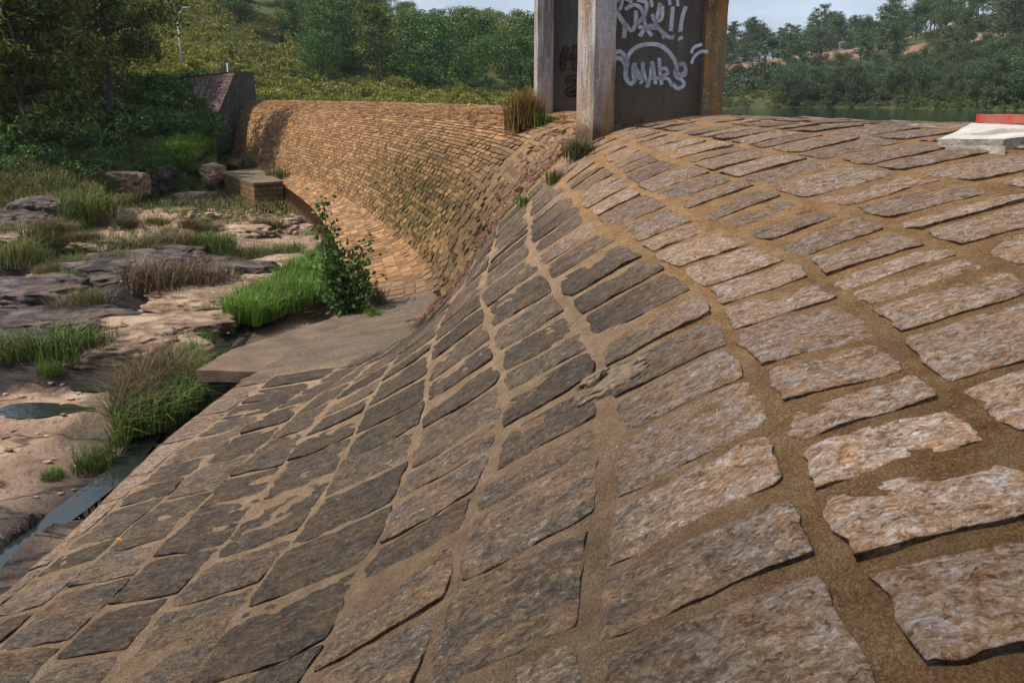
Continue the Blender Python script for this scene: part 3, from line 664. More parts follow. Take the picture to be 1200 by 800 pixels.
mb = MB()
for i in range(260):
    px, py = rnd.uniform(-10, 400), 240 + 330 * rnd.random() ** 1.4; p = at_z(px, py, -2.72); p[2] = float(terr(p[0], p[1]))
    if under_dam(p[:1], p[1:2])[0] or hypot(p[0], p[1]) > 26: continue
    s_ = rnd.uniform(.010, .030) * (1 + .06 * hypot(p[0], p[1])); V, F_ = blob(s_, s_ * .8, s_ * .5, i * 2.1, 1, .35); mb.add((V + p + [0, 0, s_ * .2]) * S, T=F_)
o = mb.build('pebbles', M['rock_pale']); o['kind'] = 'stuff'; o['label'] = 'loose pebbles strewn over the riverbed slabs'

# block weir, toe slab ------------------------------------------------------
def brick_mat(name, c1, c2, cm, bw, bh, moss=0.0, streak=0.0):
    k = NT(name, .88, .25); v = k.attr('suv', True)
    br = k.n('ShaderNodeTexBrick'); k.l(v, br.inputs['Vector']); br.inputs['Scale'].default_value = 1
    br.inputs['Brick Width'].default_value = bw; br.inputs['Row Height'].default_value = bh; br.inputs['Mortar Size'].default_value = .018; br.inputs['Mortar Smooth'].default_value = .3
    br.inputs['Color1'].default_value = (*c1, 1); br.inputs['Color2'].default_value = (*c2, 1); br.inputs['Mortar'].default_value = (*cm, 1)
    a = k.noise(v, 2.2, 7, .7); c = k.mix(k.ramp(a, [(.35, .7), (.6, 0)]), br.outputs[0], tuple(x * .35 for x in c1))
    if moss: c = k.mix(k.math('MULTIPLY', k.ramp(k.noise(v, 1.3, 6, .7), [(.4, 0), (.6, 1)]), moss), c, (.06, .07, .012))
    if streak: c = k.mix(k.math('MULTIPLY', k.ramp(k.noise(k.coord(src=v, scale=(6, .5, 1)), 1.2, 6, .7), [(.52, 0), (.68, 1)]), streak), c, (.42, .39, .40))
    h = k.math('ADD', k.math('MULTIPLY', br.outputs[1], -1.0), k.math('MULTIPLY', k.noise(v, 18, 6, .7), .6))
    return k.done(c, k.bump(h, .04, 1))
M['weir'] = brick_mat('weir_masonry', (.20, .105, .05), (.30, .17, .09), (.07, .045, .025), .34, .17, .5)
M['abut_side'] = brick_mat('dark_abutment_masonry', (.035, .030, .028), (.08, .065, .055), (.02, .016, .014), .5, .2, .35, .5)
M['flat_top'] = simple('worn_cement', (.19, .130, .088), (.095, .072, .054), 2.2, .92, .02, 40)
def quadpatch(name, quads, mat, parent):     # quads: list of 4 corner arrays in layout units, subdivided and roughened, suv by edge lengths
    Vs, Qs, sv, off = [], [], [], 0
    for q in quads:
        q = np.array(q, float); n = 14; a, b = np.meshgrid(np.linspace(0, 1, n), np.linspace(0, 1, n), indexing='ij'); a, b = a.ravel()[:, None], b.ravel()[:, None]
        Pq = (q[0] * (1 - a) + q[1] * a) * (1 - b) + (q[3] * (1 - a) + q[2] * a) * b
        w_ = np.linalg.norm(q[1] - q[0]) * S; h_ = np.linalg.norm(q[3] - q[0]) * S
        Vs.append(Pq + .006 * np.stack([fbm(Pq[:, 0] * 5, Pq[:, 1] * 5, Pq[:, 2] * 5, 3, s_) for s_ in (1, 2, 3)], 1)); Qs.append(grid_faces(n, n) + off); off += n * n
        sv.append(np.c_[a * w_, b * h_, a * 0])
    return mk(name, np.concatenate(Vs) * S, np.concatenate(Qs), mat, parent, {'suv': np.concatenate(sv)}, smooth=False)
wz = -2.30
wp = [at_z(258, 203, wz), at_z(297, 215, wz), at_z(331, 213, wz), at_z(300, 198, wz)]
def dn(p, h=.75): q = np.array(p); return q - [0, 0, h]
wr = thing('block_weir', 'small square stone block with mossy sides at the far toe of the dam', 'weir')
quadpatch('stone_face', [[dn(wp[0]), dn(wp[1]), wp[1], wp[0]], [dn(wp[1]), dn(wp[2]), wp[2], wp[1]], [dn(wp[2]), dn(wp[3]), wp[3], wp[2]]], M['weir'], wr)
up = [p + [0, 0, .02] for p in wp]; ex = [(p - sum(up) / 4) * 1.03 + sum(up) / 4 for p in up]
quadpatch('cement_cap', [ex, [e_ - [0, 0, .06] for e_ in ex[:2]] + [ex[1], ex[0]], [ex[1] - [0, 0, .06], ex[2] - [0, 0, .06], ex[2], ex[1]]], M['flat_top'], wr)
ts = thing('toe_slab', 'flat concrete apron slab jutting from the dam toe above a dark undercut', 'slab')
sz = -2.40; A_ = at_z(230, 433, sz); B_ = at_z(304, 436, sz); C_ = at_z(352, 402, sz); D_ = at_z(382, 375, sz); D0 = at_z(318, 393, sz); E_ = at_z(272, 409, sz)
tzq = lambda p, z: np.array([p[0], p[1], z])
B2 = B_ + [.25, 0, .0]; C2 = C_ + [.35, .0, 0]; D2 = D_ + [.30, .1, 0]
quadpatch('slab_top', [[A_, B2, C2, E_], [E_, C2, D2, D_]], M['flat_top'], ts)
quadpatch('slab_edge', [[dn(A_, .11), dn(B2, .11), B2, A_], [dn(E_, .11), dn(A_, .11), A_, E_], [dn(D_, .11), dn(E_, .11), E_, D_]], M['flat_top'], ts)
off_ = np.array([.06, .10, -.11]); quadpatch('stone_base', [[dn(A_ + off_), dn(B2 + off_), B2 + off_, A_ + off_], [dn(D_ + off_), dn(A_ + off_), A_ + off_, D_ + off_]], M['abut_side'], ts)

# abutment -------------------------------------------------------------------
M['brick'] = brick_mat('purple_brick_masonry', (.105, .055, .048), (.17, .095, .08), (.05, .035, .03), .42, .16, .1, .55)
ab = thing('dam_abutment', 'dark masonry abutment with a sloping purple brick face at the far end of the dam', 'abutment')
T1, T2, T3 = at_d(212, 91, 36.5), at_d(275, 85, 35.5), at_d(297, 85, 40.0); F1 = at_d(236, 180, 31.8); F2 = at_d(258, 182, 33.4); G1 = at_d(208, 150, 34.5); N3 = at_d(305, 150, 38.5)
T4 = T1 + [1.2, 4.0, 0]
mid = (T2 * .5 + F1 * .5) + np.array([.0, .25, -.12])
quadpatch('brick_slope', [[G1, (G1 + F1) / 2 + [0, 0, -.1], (T1 + T2) / 2 * .5 + F1 * .5 + [0, 0, .05], T1]][0:0] + [[G1, F1, T2, T1]], M['brick'], ab)
quadpatch('side_wall', [[F1, F2, T3 * .5 + T2 * .5, T2], [F2, N3, T3, (T3 + T2) * .5], [dn(F1), dn(F2), F2, F1], [dn(G1), dn(F1), F1, G1]], M['abut_side'], ab)
quadpatch('coping', [[T1 + [0, 0, .03], T2 + [0, 0, .03], T3 + [0, 0, .03], T4 + [0, 0, .03]], [T1 - [0, .03, .08], T2 - [0, .03, .08], T2 - [0, .03, -.03], T1 - [0, .03, -.03]], [T2 - [0, .02, .08], T3 - [0, .02, .08], T3 - [0, .02, -.03], T2 - [0, .02, -.03]]], M['abut_side'], ab)

# gate piers -------------------------------------------------------------------
def prism(name, plan, z0, z1, mat, parent, taper=0.0, seg=.09):
    plan = np.array(plan, float)
    pts = []
    for i in range(len(plan)):
        a, b = plan[i], plan[(i + 1) % len(plan)]; n = max(2, int(np.linalg.norm(b - a) / seg))
        for k in range(n): pts.append(a + (b - a) * k / n)
    pts = np.array(pts); c = plan.mean(0); n = len(pts); zs = np.arange(z0, z1 + seg, seg); V = []
    for z in zs:
        V.append(np.c_[c + (pts - c) * (1 - taper * (z - z0)), np.full(n, z)])
    V = np.concatenate(V); V[:, :2] += .006 * np.stack([fbm(V[:, 0] * 4, V[:, 1] * 4, V[:, 2] * 4, 3, 5), fbm(V[:, 0] * 4, V[:, 1] * 4, V[:, 2] * 4, 3, 6)], 1)
    m_ = len(zs); Q = [(i * n + j, i * n + (j + 1) % n, (i + 1) * n + (j + 1) % n, (i + 1) * n + j) for i in range(m_ - 1) for j in range(n)]
    V = np.r_[V, [[c[0], c[1], zs[-1]]]]; T = [((m_ - 1) * n + j, (m_ - 1) * n + (j + 1) % n, m_ * n) for j in range(n)]
    return mk(name, V * S, [np.array(Q), np.array(T)], mat, parent, smooth=False)
ZT = 2.6
WY = 8.50                                             # near pier's face towards the camera
p1 = thing('gate_pier', 'near concrete gate pier with white graffiti on its wide dark side panel', 'pier')
prism('column', [(.625, 8.36), (.745, 8.16), (.945, 8.20), (.945, 8.80), (.64, 8.80)], -1.1, ZT, M['column'], p1)
prism('wall_panel', [(.92, WY), (1.83, WY + .03), (1.83, WY + .26), (.92, WY + .24)], -1.1, ZT, M['panel'], p1)
prism('column', [(1.80, WY - .10), (2.015, WY - .02), (2.02, WY + .55), (1.80, WY + .5)], -1.1, ZT, M['column_rust'], p1)
p2 = thing('gate_pier', 'far gate pier with brown graffiti letters, seen left behind the nearer one', 'pier')
prism('column', [(.305, 12.0), (.34, 11.86), (.545, 11.9), (.545, 12.7), (.31, 12.7)], -1.1, ZT + 1.2, M['column'], p2)
prism('wall_panel', [(.53, 12.16), (1.9, 12.25), (1.9, 12.5), (.53, 12.4)], -1.1, ZT + 1.2, M['panel'], p2)
prism('column', [(1.88, 12.1), (2.15, 12.12), (2.15, 12.9), (1.88, 12.9)], -1.1, ZT + 1.2, M['column_rust'], p2)
brk = mk('wedge_bracket', np.array([(1.805, WY - .135, .74), (2.0, WY - .115, 1.06), (1.805, WY - .135, 1.06), (1.805, WY - .05, .74), (2.0, WY - .03, 1.06), (1.805, WY - .05, 1.06)]) * S, [np.array([(0, 1, 2), (3, 5, 4)]), np.array([(0, 3, 4, 1), (1, 4, 5, 2), (2, 5, 3, 0)])], M['column'], p1)

def paint_mat(name, col, fade=.45):
    k = NT(name, .7, .3); e = k.attr('edge'); v = k.coord(); nn = k.noise(v, 30, 5, .75); lo = k.noise(v, 5, 4, .6)
    al = k.ramp(k.math('ADD', e, k.math('MULTIPLY', nn, .55)), [(.42, 0), (.82, 1)])
    al = k.math('MULTIPLY', al, k.ramp(lo, [(.25, .55), (.55, .95)]))
    k.l(al, k.b.inputs['Alpha']); return k.done(col)
M['white_paint'] = paint_mat('white_spray_paint', (.55, .57, .66)); M['black_paint'] = paint_mat('black_spray_paint', (.012, .008, .008)); M['brown_paint'] = paint_mat('brown_spray_paint', (.085, .040, .028))
def stroke(name, pts, wpx, y0, slope, mat, parent, lift=.012):
    """spray stroke through points given as photo pixels, laid on the vertical face y = y0 + slope*(x - x0)"""
    P3 = []
    for px, py in pts:
        r = ray(px, py); t = (y0[1] + slope * (0 - y0[0])) / (r[1] - slope * r[0]); P3.append(r * t)
    P3 = np.array(P3); n = len(P3)
    # Catmull-Rom resample
    Q = []
    for i in range(n - 1):
        a, b, c, d = P3[max(i - 1, 0)], P3[i], P3[i + 1], P3[min(i + 2, n - 1)]
        for t in np.linspace(0, 1, 7)[: 7 if i == n - 2 else 6]:
            Q.append(.5 * (2 * b + (-a + c) * t + (2 * a - 5 * b + 4 * c - d) * t**2 + (-a + 3 * b - 3 * c + d) * t**3))
    Q = np.array(Q); T = np.gradient(Q, axis=0); T /= np.linalg.norm(T, axis=1)[:, None] + 1e-9
    up_ = np.array([slope, -1.0, 0]); up_ /= np.linalg.norm(up_); sd = np.cross(T, up_)
    wu = wpx * 1.4 / F_PX * Q[0][1] * .5
    Q = Q + up_ * lift
    Q = np.r_[[Q[0] - T[0] * wu * .7], Q, [Q[-1] + T[-1] * wu * .7]]; sd = np.r_[[sd[0]], sd, [sd[-1]]]
    rows = [Q + sd * wu * k_ for k_ in (-1, -.45, .45, 1)]; m_ = len(Q)
    ed = np.concatenate([np.full(m_, e_) for e_ in (0, .5, .5, 0)]); ed[::m_] = 0; ed[m_ - 1::m_] = 0
    return mk(name, np.concatenate(rows) * S, grid_faces(4, m_), mat, parent, {'edge': ed})
F1_ = ((.92, WY), .033)
G_W = [  # white tag: bubble outline and scrawled letters
 ([(721, 62), (727, 61), (733, 68), (735, 78)], 5), ([(722, 68), (729, 70), (733, 78), (733, 90), (738, 98), (743, 95), (742, 84), (743, 75)], 5.5),
 ([(734, 72), (738, 62), (747, 55), (760, 52), (774, 54), (785, 63), (791, 73), (793, 82)], 5),
 ([(743, 76), (746, 88), (750, 92), (753, 82), (753, 73), (754, 84), (757, 94)], 4.5), ([(758, 102), (762, 90), (764, 73), (766, 86), (768, 98)], 4.5), ([(757, 97), (765, 91), (771, 92)], 4),
 ([(772, 69), (773, 82), (775, 99)], 4.5), ([(773, 82), (779, 80), (782, 86), (775, 91), (783, 93), (787, 101)], 4), ([(796, 76), (801, 75), (803, 83), (797, 88), (791, 83), (792, 90), (799, 94), (801, 100), (794, 104), (788, 99)], 4.5),
 ([(799, 74), (803, 79), (803, 88), (797, 90)], 3.5), ([(744, 79), (752, 93), (750, 98)], 3.5),
 ([(721, 13), (727, 22), (732, 31), (731, 44)], 5.5), ([(732, 28), (739, 36), (744, 30), (745, 14)], 5), ([(745, 30), (755, 17), (757, 4), (747, 0)], 5), ([(750, 42), (757, 32), (766, 30), (770, 20), (773, 5)], 5),
 ([(748, 32), (760, 33), (772, 34), (778, 44)], 4.5), ([(764, 18), (771, 33), (782, 43), (788, 44)], 4.5), ([(767, 27), (775, 22), (776, 8)], 4.5), ([(733, 11), (743, 6), (752, 12), (756, 30), (763, 42)], 4.5),
 ([(788, 9), (787, 22), (786, 36)], 5), ([(787.2, 43), (787.8, 44.5)], 6), ([(803, 9), (799, 22), (797, 37)], 5), ([(796.8, 44.5), (797.4, 46)], 6), ([(721, 2), (730, -2), (740, 3)], 4.5), ([(762, -4), (764, 8)], 4), ([(783, -6), (785, 6)], 4), ([(793, -6), (794, 7)], 4), ([(726, 12), (732, -6)], 4)]
for pts, w_ in G_W: stroke('graffiti_stroke', pts, w_, *F1_, M['white_paint'], p1)
FC = ((1.80, WY - .10), .37)
for pts, w_ in (([(809, 62), (812, 56), (821, 52.5)], 4), ([(809, 74), (813, 66), (820, 61), (828, 61)], 4)): stroke('graffiti_stroke', pts, w_, *FC, M['white_paint'], p1, .02)
F2_ = ((.53, 12.16), .066)
G_B = [[(660, 82), (659.5, 72), (661, 64), (664, 56)], [(662, 69), (668, 66.5), (675, 68)], [(674, 54), (673, 68), (674, 82)], [(664, 96), (670, 91), (676, 94), (673, 103), (665, 107), (668, 111), (676, 109)]]
for pts in G_B: stroke('graffiti_stroke', pts, 7, *F2_, M['black_paint'], p2, .012)
for pts in G_B: stroke('graffiti_stroke', pts, 4, *F2_, M['brown_paint'], p2, .018)

# concrete marker block with red board on the crest ------------------------------
bl = thing('concrete_plinth', 'pale concrete plinth with slots on the crest at the right edge', 'plinth')
M['plinth'] = simple('pale_concrete', (.50, .47, .43), (.36, .34, .31), 5, .9, .01, 60)
M['plinth_side'] = simple('rough_concrete', (.34, .31, .27), (.15, .13, .11), 6, .95, .03, 30)
M['slot'] = simple('dark_slot', (.10, .05, .04), (.16, .09, .07), 8)
M['red'] = simple('faded_red_paint', (.36, .035, .03), (.28, .12, .09), 7, .6, .004, 40)
def sp_(px, py, up): u_, v_ = pick(px, py); q = surf([u_], [v_])[0]; q[2] += up; return q
c0, c1, c3, c2 = sp_(1096, 169, .042), sp_(1168, 176, .058), sp_(1141, 150, .034), sp_(1262, 157, .055)
cs = [c0, c1, c2, c3]
quadpatch('top', [[c0, c1, c2, c3]], M['plinth'], bl)
quadpatch('side', [[dn(c0, .12), dn(c1, .12), c1, c0], [dn(c1, .12), dn(c2, .12), c2, c1], [dn(c3, .12), dn(c0, .12), c0, c3]], M['plinth_side'], bl)
sk = [c0 + (c0 - c2) * .03 - [0, 0, .03], c1 + np.array([-.01, -.04, -.03]), dn(c1 + np.array([-.03, -.09, 0]), .11), dn(c0 + np.array([-.03, -.07, 0]), .11)]
quadpatch('mortar_skirt', [[sk[3], sk[2], sk[1], sk[0]]], M['plinth_side'], bl)
for k in range(4):
    f = .24 + k * .13; a_ = c0 + (c1 - c0) * f + (c3 - c0) * .25; b_ = c0 + (c1 - c0) * f + (c2 - c1) * .72 + (c3 - c0) * .0
    d_ = (c1 - c0) / np.linalg.norm(c1 - c0) * .010; z_ = np.array([0, 0, .006])
    quadpatch('slot', [[a_ + z_ - d_, a_ + z_ + d_, b_ + z_ + d_, b_ + z_ - d_]], M['slot'], bl)
rb0 = c3 + (c2 - c3) * .13 + [0, 0, .004]; rb1 = c2 + [0, 0, .012]; hh = np.array([0, 0, .045]); dp = np.array([.01, .12, 0])
rbd = quadpatch('red_board', [[rb0, rb1, rb1 + hh, rb0 + hh], [rb0 + hh, rb1 + hh, rb1 + hh + dp, rb0 + hh + dp], [rb0 + dp, rb0, rb0 + hh, rb0 + hh + dp]], M['red'], None)
tag(rbd, 'flat faded red painted board lying at the back of the pale plinth', 'board')

# lamp posts ----------------------------------------------------------------------
M['steel'] = simple('galvanised_steel', (.42, .43, .44), (.33, .34, .35), 4, .5)
def lamp_post(px, py, d, H, label, arm=1):
    p = at_d(px, py, d); z = terr(p[0], p[1]); p[2] = z
    t = thing('lamp_post', label, 'lamp post', tuple(p * S), 'lamp posts on the hillside')
    m_ = MB(); m_.tube([(0, 0, -.3), (0, 0, H * .5), (0, 0, H)], [.075, .06, .045], 8); m_.build('pole', M['steel'], t, True)
    if arm:
        m_ = MB(); m_.tube([(0, 0, H - .05), (.10, 0, H + .25), (.45, -.05, H + .55)], [.04, .035, .03], 6); m_.build('arm', M['steel'], t, True)
        m_ = MB(); V, F_ = blob(.26, .11, .07, 1, 2, .03, 1, False); m_.add(V + [.62, -.07, H + .6], T=F_); m_.build('lamp_head', M['steel'], t, True)
lamp_post(214, 84, 46, 3.4, 'grey lamp post with a curved arm standing left above the abutment')
lamp_post(267, 84, 46, 2.9, 'plain grey pole standing right above the abutment', 0)

# vegetation -----------------------------------------------------------------------
def leaf_mat(name, c1, c2, c3, sc=1.2, trans=.25):
    k = NT(name, .6, .25); v = k.coord(); oi = k.n('ShaderNodeObjectInfo'); g = k.n('ShaderNodeNewGeometry')
    x = k.math('ADD', k.math('MULTIPLY', g.outputs['Random Per Island'], .65), k.math('MULTIPLY', k.noise(v, sc, 4, .7), .5))
    c = k.ramp(x, [(.25, c1), (.55, c2), (.9, c3)])
    h = k.n('ShaderNodeHueSaturation'); k.l(c, h.inputs['Color']); k.l(k.math('MULTIPLY_ADD', oi.outputs['Random'], .03, .482), h.inputs['Hue'])
    k.l(k.math('MULTIPLY_ADD', oi.outputs['Random'], .5, .8), h.inputs['Value'])
    tr = k.n('ShaderNodeBsdfTranslucent'); k.l(h.outputs[0], tr.inputs[0]); k.l(h.outputs[0], k.b.inputs['Base Color'])
    ms = k.n('ShaderNodeMixShader'); ms.inputs[0].default_value = trans; k.l(k.b.outputs[0], ms.inputs[1]); k.l(tr.outputs[0], ms.inputs[2]); k.l(ms.outputs[0], k.out.inputs[0])
    return k.m
M['pine'] = leaf_mat('pine_needles', (.020, .034, .007), (.065, .088, .014), (.17, .195, .032))
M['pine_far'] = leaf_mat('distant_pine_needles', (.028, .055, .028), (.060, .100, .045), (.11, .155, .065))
M['broad'] = leaf_mat('broad_leaves', (.018, .045, .012), (.045, .10, .022), (.12, .19, .04))
M['light'] = leaf_mat('light_green_leaves', (.040, .070, .012), (.095, .14, .022), (.19, .22, .045))
M['scrub'] = leaf_mat('olive_scrub_leaves', (.070, .095, .014), (.19, .215, .030), (.36, .33, .07))
M['shrub'] = leaf_mat('shrub_leaves', (.022, .060, .012), (.055, .125, .026), (.13, .23, .055))
M['grass'] = leaf_mat('bright_grass', (.036, .075, .010), (.085, .165, .018), (.17, .26, .04), 3)
M['tuftgreen'] = leaf_mat('tuft_green', (.030, .055, .010), (.075, .120, .020), (.15, .18, .045), 3)
M['olive'] = leaf_mat('olive_sedge', (.045, .055, .015), (.10, .11, .030), (.18, .16, .06), 3)
M['dry'] = leaf_mat('dry_brown_sedge', (.07, .050, .028), (.15, .105, .058), (.25, .19, .11), 3)
M['bark'] = simple('dark_bark', (.045, .034, .026), (.09, .07, .055), 5, .95, .02, 20)
M['bark_pale'] = simple('grey_bark', (.16, .14, .12), (.09, .075, .06), 5, .95, .02, 20)

def limb(mb, a, b, r0, r1, rs, k=5, seg=4, wig=.06):
    a, b = np.array(a, float), np.array(b, float); L = np.linalg.norm(b - a); pts = [a + (b - a) * t + rs.normal(size=3) * wig * L * (t * (1 - t) * 4) for t in np.linspace(0, 1, seg)]
    mb.tube(pts, np.linspace(r0, r1, seg), k); return pts
def make_broad(h, r, n, nl, ls, seed, low=.25):
    rs = np.random.RandomState(seed); tr, cr = MB(), MB(); tp = limb(tr, (0, 0, -.3), (rs.normal() * .2, rs.normal() * .2, h * .6), .035 * h * .55, .02 * h * .5, rs, 7, 5, .03)
    for i in range(n):
        an = rs.rand() * 2 * pi; f = rs.rand() ** .6; z = h * (low + (1 - low) * rs.rand()); rr = r * f * sqrt(max(.08, 1 - ((z / h - .58) / .5)**2))
        c = np.array([rr * cos(an), rr * sin(an), z * .93]); s_ = r * rs.uniform(.24, .42)
        if i % 3 == 0: limb(tr, tp[2 + i % 2], c, .008 * h, .003 * h, rs, 4, 3)
        d = rs.normal(size=(nl, 3)); d /= np.linalg.norm(d, axis=1)[:, None]; d[:, 2] = d[:, 2] * .72 + .1
        C = c + d * s_ * (rs.rand(nl, 1) ** .35); cr.leaves(C, ls, ls * .6, rs=rs)
    return tr, cr
def make_pine(h, r, nw, seed, nl=26, ls=.38, start=.38, flat=.5):
    rs = np.random.RandomState(seed); tr, cr = MB(), MB(); lean = rs.normal(size=2) * .03 * h
    tp = limb(tr, (0, 0, -.4), (lean[0], lean[1], h * .96), .016 * h, .004 * h, rs, 7, 7, .012)
    for i in range(nw):
        f = start + (1 - start) * (i + rs.rand() * .6) / nw; base = np.array([lean[0] * f, lean[1] * f, h * f * .96])
        for j in range(rs.randint(2, 5)):
            an = rs.rand() * 2 * pi; L = r * rs.uniform(.55, 1.1) * (1 - .72 * ((f - start) / (1 - start))**1.5) * (.75 + .25 * min(1, (f - start) * 6))
            tip = base + np.array([cos(an) * L, sin(an) * L, L * rs.uniform(.08, .5)])
            bp = limb(tr, base, tip, .0045 * h, .0015 * h, rs, 4, 4, .05)
            for q, k_ in ((bp[1] * .4 + bp[2] * .6, .5), (bp[2], .8), (bp[3], 1), (bp[3] + rs.normal(size=3) * .2 * L * [1, 1, .4], 1)):
                m_ = int(nl * k_); C = q + rs.normal(size=(m_, 3)) * np.array([.17, .17, .17 * flat]) * r * .55 * k_; cr.leaves(C, ls, ls * .26, (0, 0, 1), .35, rs)
    return tr, cr
def mesh_of(mb, name, mat):
    o = mb.build(name, mat); return o
def make_tree(name, tr, cr, bark, leaf, label, group, loc, sc=1.0, rz=0.0):
    t = thing(name, label, 'tree', loc, group, rz); t.scale = (sc,) * 3
    tr.build('trunk', M[bark], t, True); cr.build('crown', M[leaf], t); return t
def dup(o, loc, rz, sc, label=None):
    c = o.copy(); COL.objects.link(c); c.location = loc; c.rotation_euler = (0, 0, rz); c.scale = (sc,) * 3
    if label: c['label'] = label
    for ch in o.children:
        d = ch.copy(); COL.objects.link(d); d.parent = c
    return c
PINES = [make_pine(9, 3.0, 13, s_, 20, .42, .42) for s_ in (1, 2, 3)]
BROADS = [make_broad(7, 3.0, 30, 170, .24, s_, .10) for s_ in (4, 5, 6)] 
class Fam:
    def __init__(s, protos, leaf, bark, name, label, group): s.p, s.leaf, s.bark, s.name, s.label, s.group, s.o = protos, leaf, bark, name, label, group, {}
    def put(s, x, y, sc, sink=.1, label=None):
        i = rnd.randrange(len(s.p)); loc = (x * S, y * S, (float(terr(x, y)) - sink) * S); rz = rnd.random() * 6.28
        d_ = hypot(x, y); label = label or (('small ' if sc < .75 else 'big ' if sc > 1.05 else 'middle sized ') + s.label + (', in the front rows' if d_ < (112 if x > 15 else 85) else ', up on the skyline' if d_ > (185 if x > 15 else 135) else ', part way up'))
        if i not in s.o: s.o[i] = make_tree(s.name, *s.p[i], s.bark, s.leaf, label or s.label, s.group, loc, sc, rz)
        else: dup(s.o[i], loc, rz, sc, label or s.label)
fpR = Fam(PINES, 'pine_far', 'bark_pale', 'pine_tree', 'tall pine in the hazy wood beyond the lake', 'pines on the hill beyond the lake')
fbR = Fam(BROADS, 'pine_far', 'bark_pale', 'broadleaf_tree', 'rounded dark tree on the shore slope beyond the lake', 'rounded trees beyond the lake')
fbC = Fam(BROADS, 'broad', 'bark', 'broadleaf_tree', 'dense green tree on the hill behind the dam crest', 'dense trees on the hill behind the dam')
flC = Fam(BROADS, 'light', 'bark_pale', 'light_green_tree', 'yellow green tree on the sunny ridge behind the dam', 'yellow green trees on the ridge')
fpL = Fam(PINES, 'pine', 'bark', 'pine_tree', 'dark pine in the wood on the left hillside', 'dark pines on the left hillside')
placed = []
def scatter(n, a0, a1, d0, d1, fn, sep, tries=40, bias=1.0):
    c = 0
    for _ in range(n * tries):
        if c >= n: break
        az, d = radians(rnd.uniform(a0, a1)), d0 + (d1 - d0) * rnd.random() ** bias; x, y = d * sin(az), d * cos(az)
        if any((x - a)**2 + (y - b)**2 < (sep)**2 for a, b in placed): continue
        if fn(x, y, d, degrees_(az)): placed.append((x, y)); c += 1
degrees_ = math.degrees
BARE = [(at_d(px, py, d_), rr) for px, py, d_, rr in ((868, 82, 150, 13), (905, 78, 165, 10), (1010, 66, 170, 12), (1172, 80, 118, 6), (1110, 80, 140, 5))]
def ok_bare(x, y): return not any(hypot(x - c[0], y - c[1]) < r * .75 for c, r in BARE)
def right(x, y, d, az):
    if float(terr(x, y)) < -.7 or not ok_bare(x, y): return False
    (fpR if rnd.random() < .62 else fbR).put(x, y, rnd.uniform(.75, 1.25)); return True
scatter(85, 16.5, 34, 92, 116, lambda x, y, d, a: float(terr(x, y)) > -.9 and ok_bare(x, y) and (fbR.put(x, y, rnd.uniform(.45, .85)), True)[1], 2.1)
scatter(150, 13, 34, 118, 240, right, 3.8)
def centre(x, y, d, az):
    z = float(terr(x, y))
    if z < -.2: return False
    if d > 88 and az > -9: flC.put(x, y, rnd.uniform(.75, 1.05))
    elif rnd.random() < .8: fbC.put(x, y, rnd.uniform(.8, 1.35))
    else: fpL.put(x, y, rnd.uniform(.9, 1.2))
    return True
scatter(52, -12, 4.5, 70, 100, centre, 3.6)
scatter(60, -14, 4.5, 100, 160, centre, 4.4)
def leftw(x, y, d, az):
    (fpL if rnd.random() < .7 else fbC).put(x, y, rnd.uniform(.8, 1.3)); return True
scatter(40, -40, -26, 40, 90, leftw, 3.6)
scatter(34, -26, -12, 92, 150, leftw, 4.6)
# four nearer pines with their own shapes
for px, py, d, h, r_, sd, lab in ((133, 141, 32, 9.5, 3.6, 21, 'pine with a straight dark trunk and low bare branches, nearest the bright slope'),
                                  (68, 134, 34, 9, 3.2, 22, 'dark pine second from the abutment in the left wood'),
                                  (36, 200, 28, 8, 2.2, 23, 'thin pale stemmed pine on the bank at the far left'),
                                  (22, 165, 29, 9.5, 3.0, 24, 'slim pine at the left frame edge with a thin grey trunk'),
                                  (98, 120, 37, 10, 3.4, 25, 'tall dense pine behind the gap between the two dark trunks'),
                                  (45, 100, 40, 10, 3.6, 26, 'tall dense pine filling the upper left corner')):
    tr, cr = make_pine(h, r_, 22, sd, 60, .30, .30 if px == 133 else .12, .6); p = at_d(px, py, d)
    make_tree('pine_tree', tr, cr, 'bark' if d != 28 else 'bark_pale', 'pine', lab, None, (p[0] * S, p[1] * S, float(terr(p[0], p[1])) * S - .1))
# bushes: dense leaf mounds
def make_bush(r, h, n, nl, ls, seed):
    rs = np.random.RandomState(seed); tr, cr = MB(), MB()
    for i in range(n):
        an = rs.rand() * 2 * pi; f = rs.rand() ** .6; c = np.array([r * f * cos(an), r * f * sin(an), h * (.18 + .6 * rs.rand() * (1 - f * .6))]); s_ = r * rs.uniform(.25, .42)
        if i < 7: limb(tr, (0, 0, -.1), c, .03, .01, rs, 4, 3)
        d = rs.normal(size=(nl, 3)); d /= np.linalg.norm(d, axis=1)[:, None]; C = c + d * s_ * (rs.rand(nl, 1) ** .4) * [1, 1, .8]; C[:, 2] = np.maximum(C[:, 2], .0); cr.leaves(C, ls, ls * .55, rs=rs)
    return tr, cr
BUSH = [make_bush(1.2, 1.5, 15, 75, .17, s_) for s_ in (31, 32, 33)]
class FB(Fam):
    def put(s, x, y, sc, sink=.05, label=None):
        i = rnd.randrange(len(s.p)); loc = (x * S, y * S, (float(terr(x, y)) - sink) * S); rz = rnd.random() * 6.28
        if i not in s.o:
            t = thing(s.name, label or s.label, 'bush', loc, s.group, rz); t.scale = (sc,) * 3; s.p[i][0].build('stem', M[s.bark], t, True); s.p[i][1].build('foliage', M[s.leaf], t); s.o[i] = t
        else: dup(s.o[i], loc, rz, sc, label or s.label)
bl_ = FB(BUSH, 'scrub', 'bark', 'bush', 'olive bush on the open slope above the abutment', 'olive bushes on the open slope')
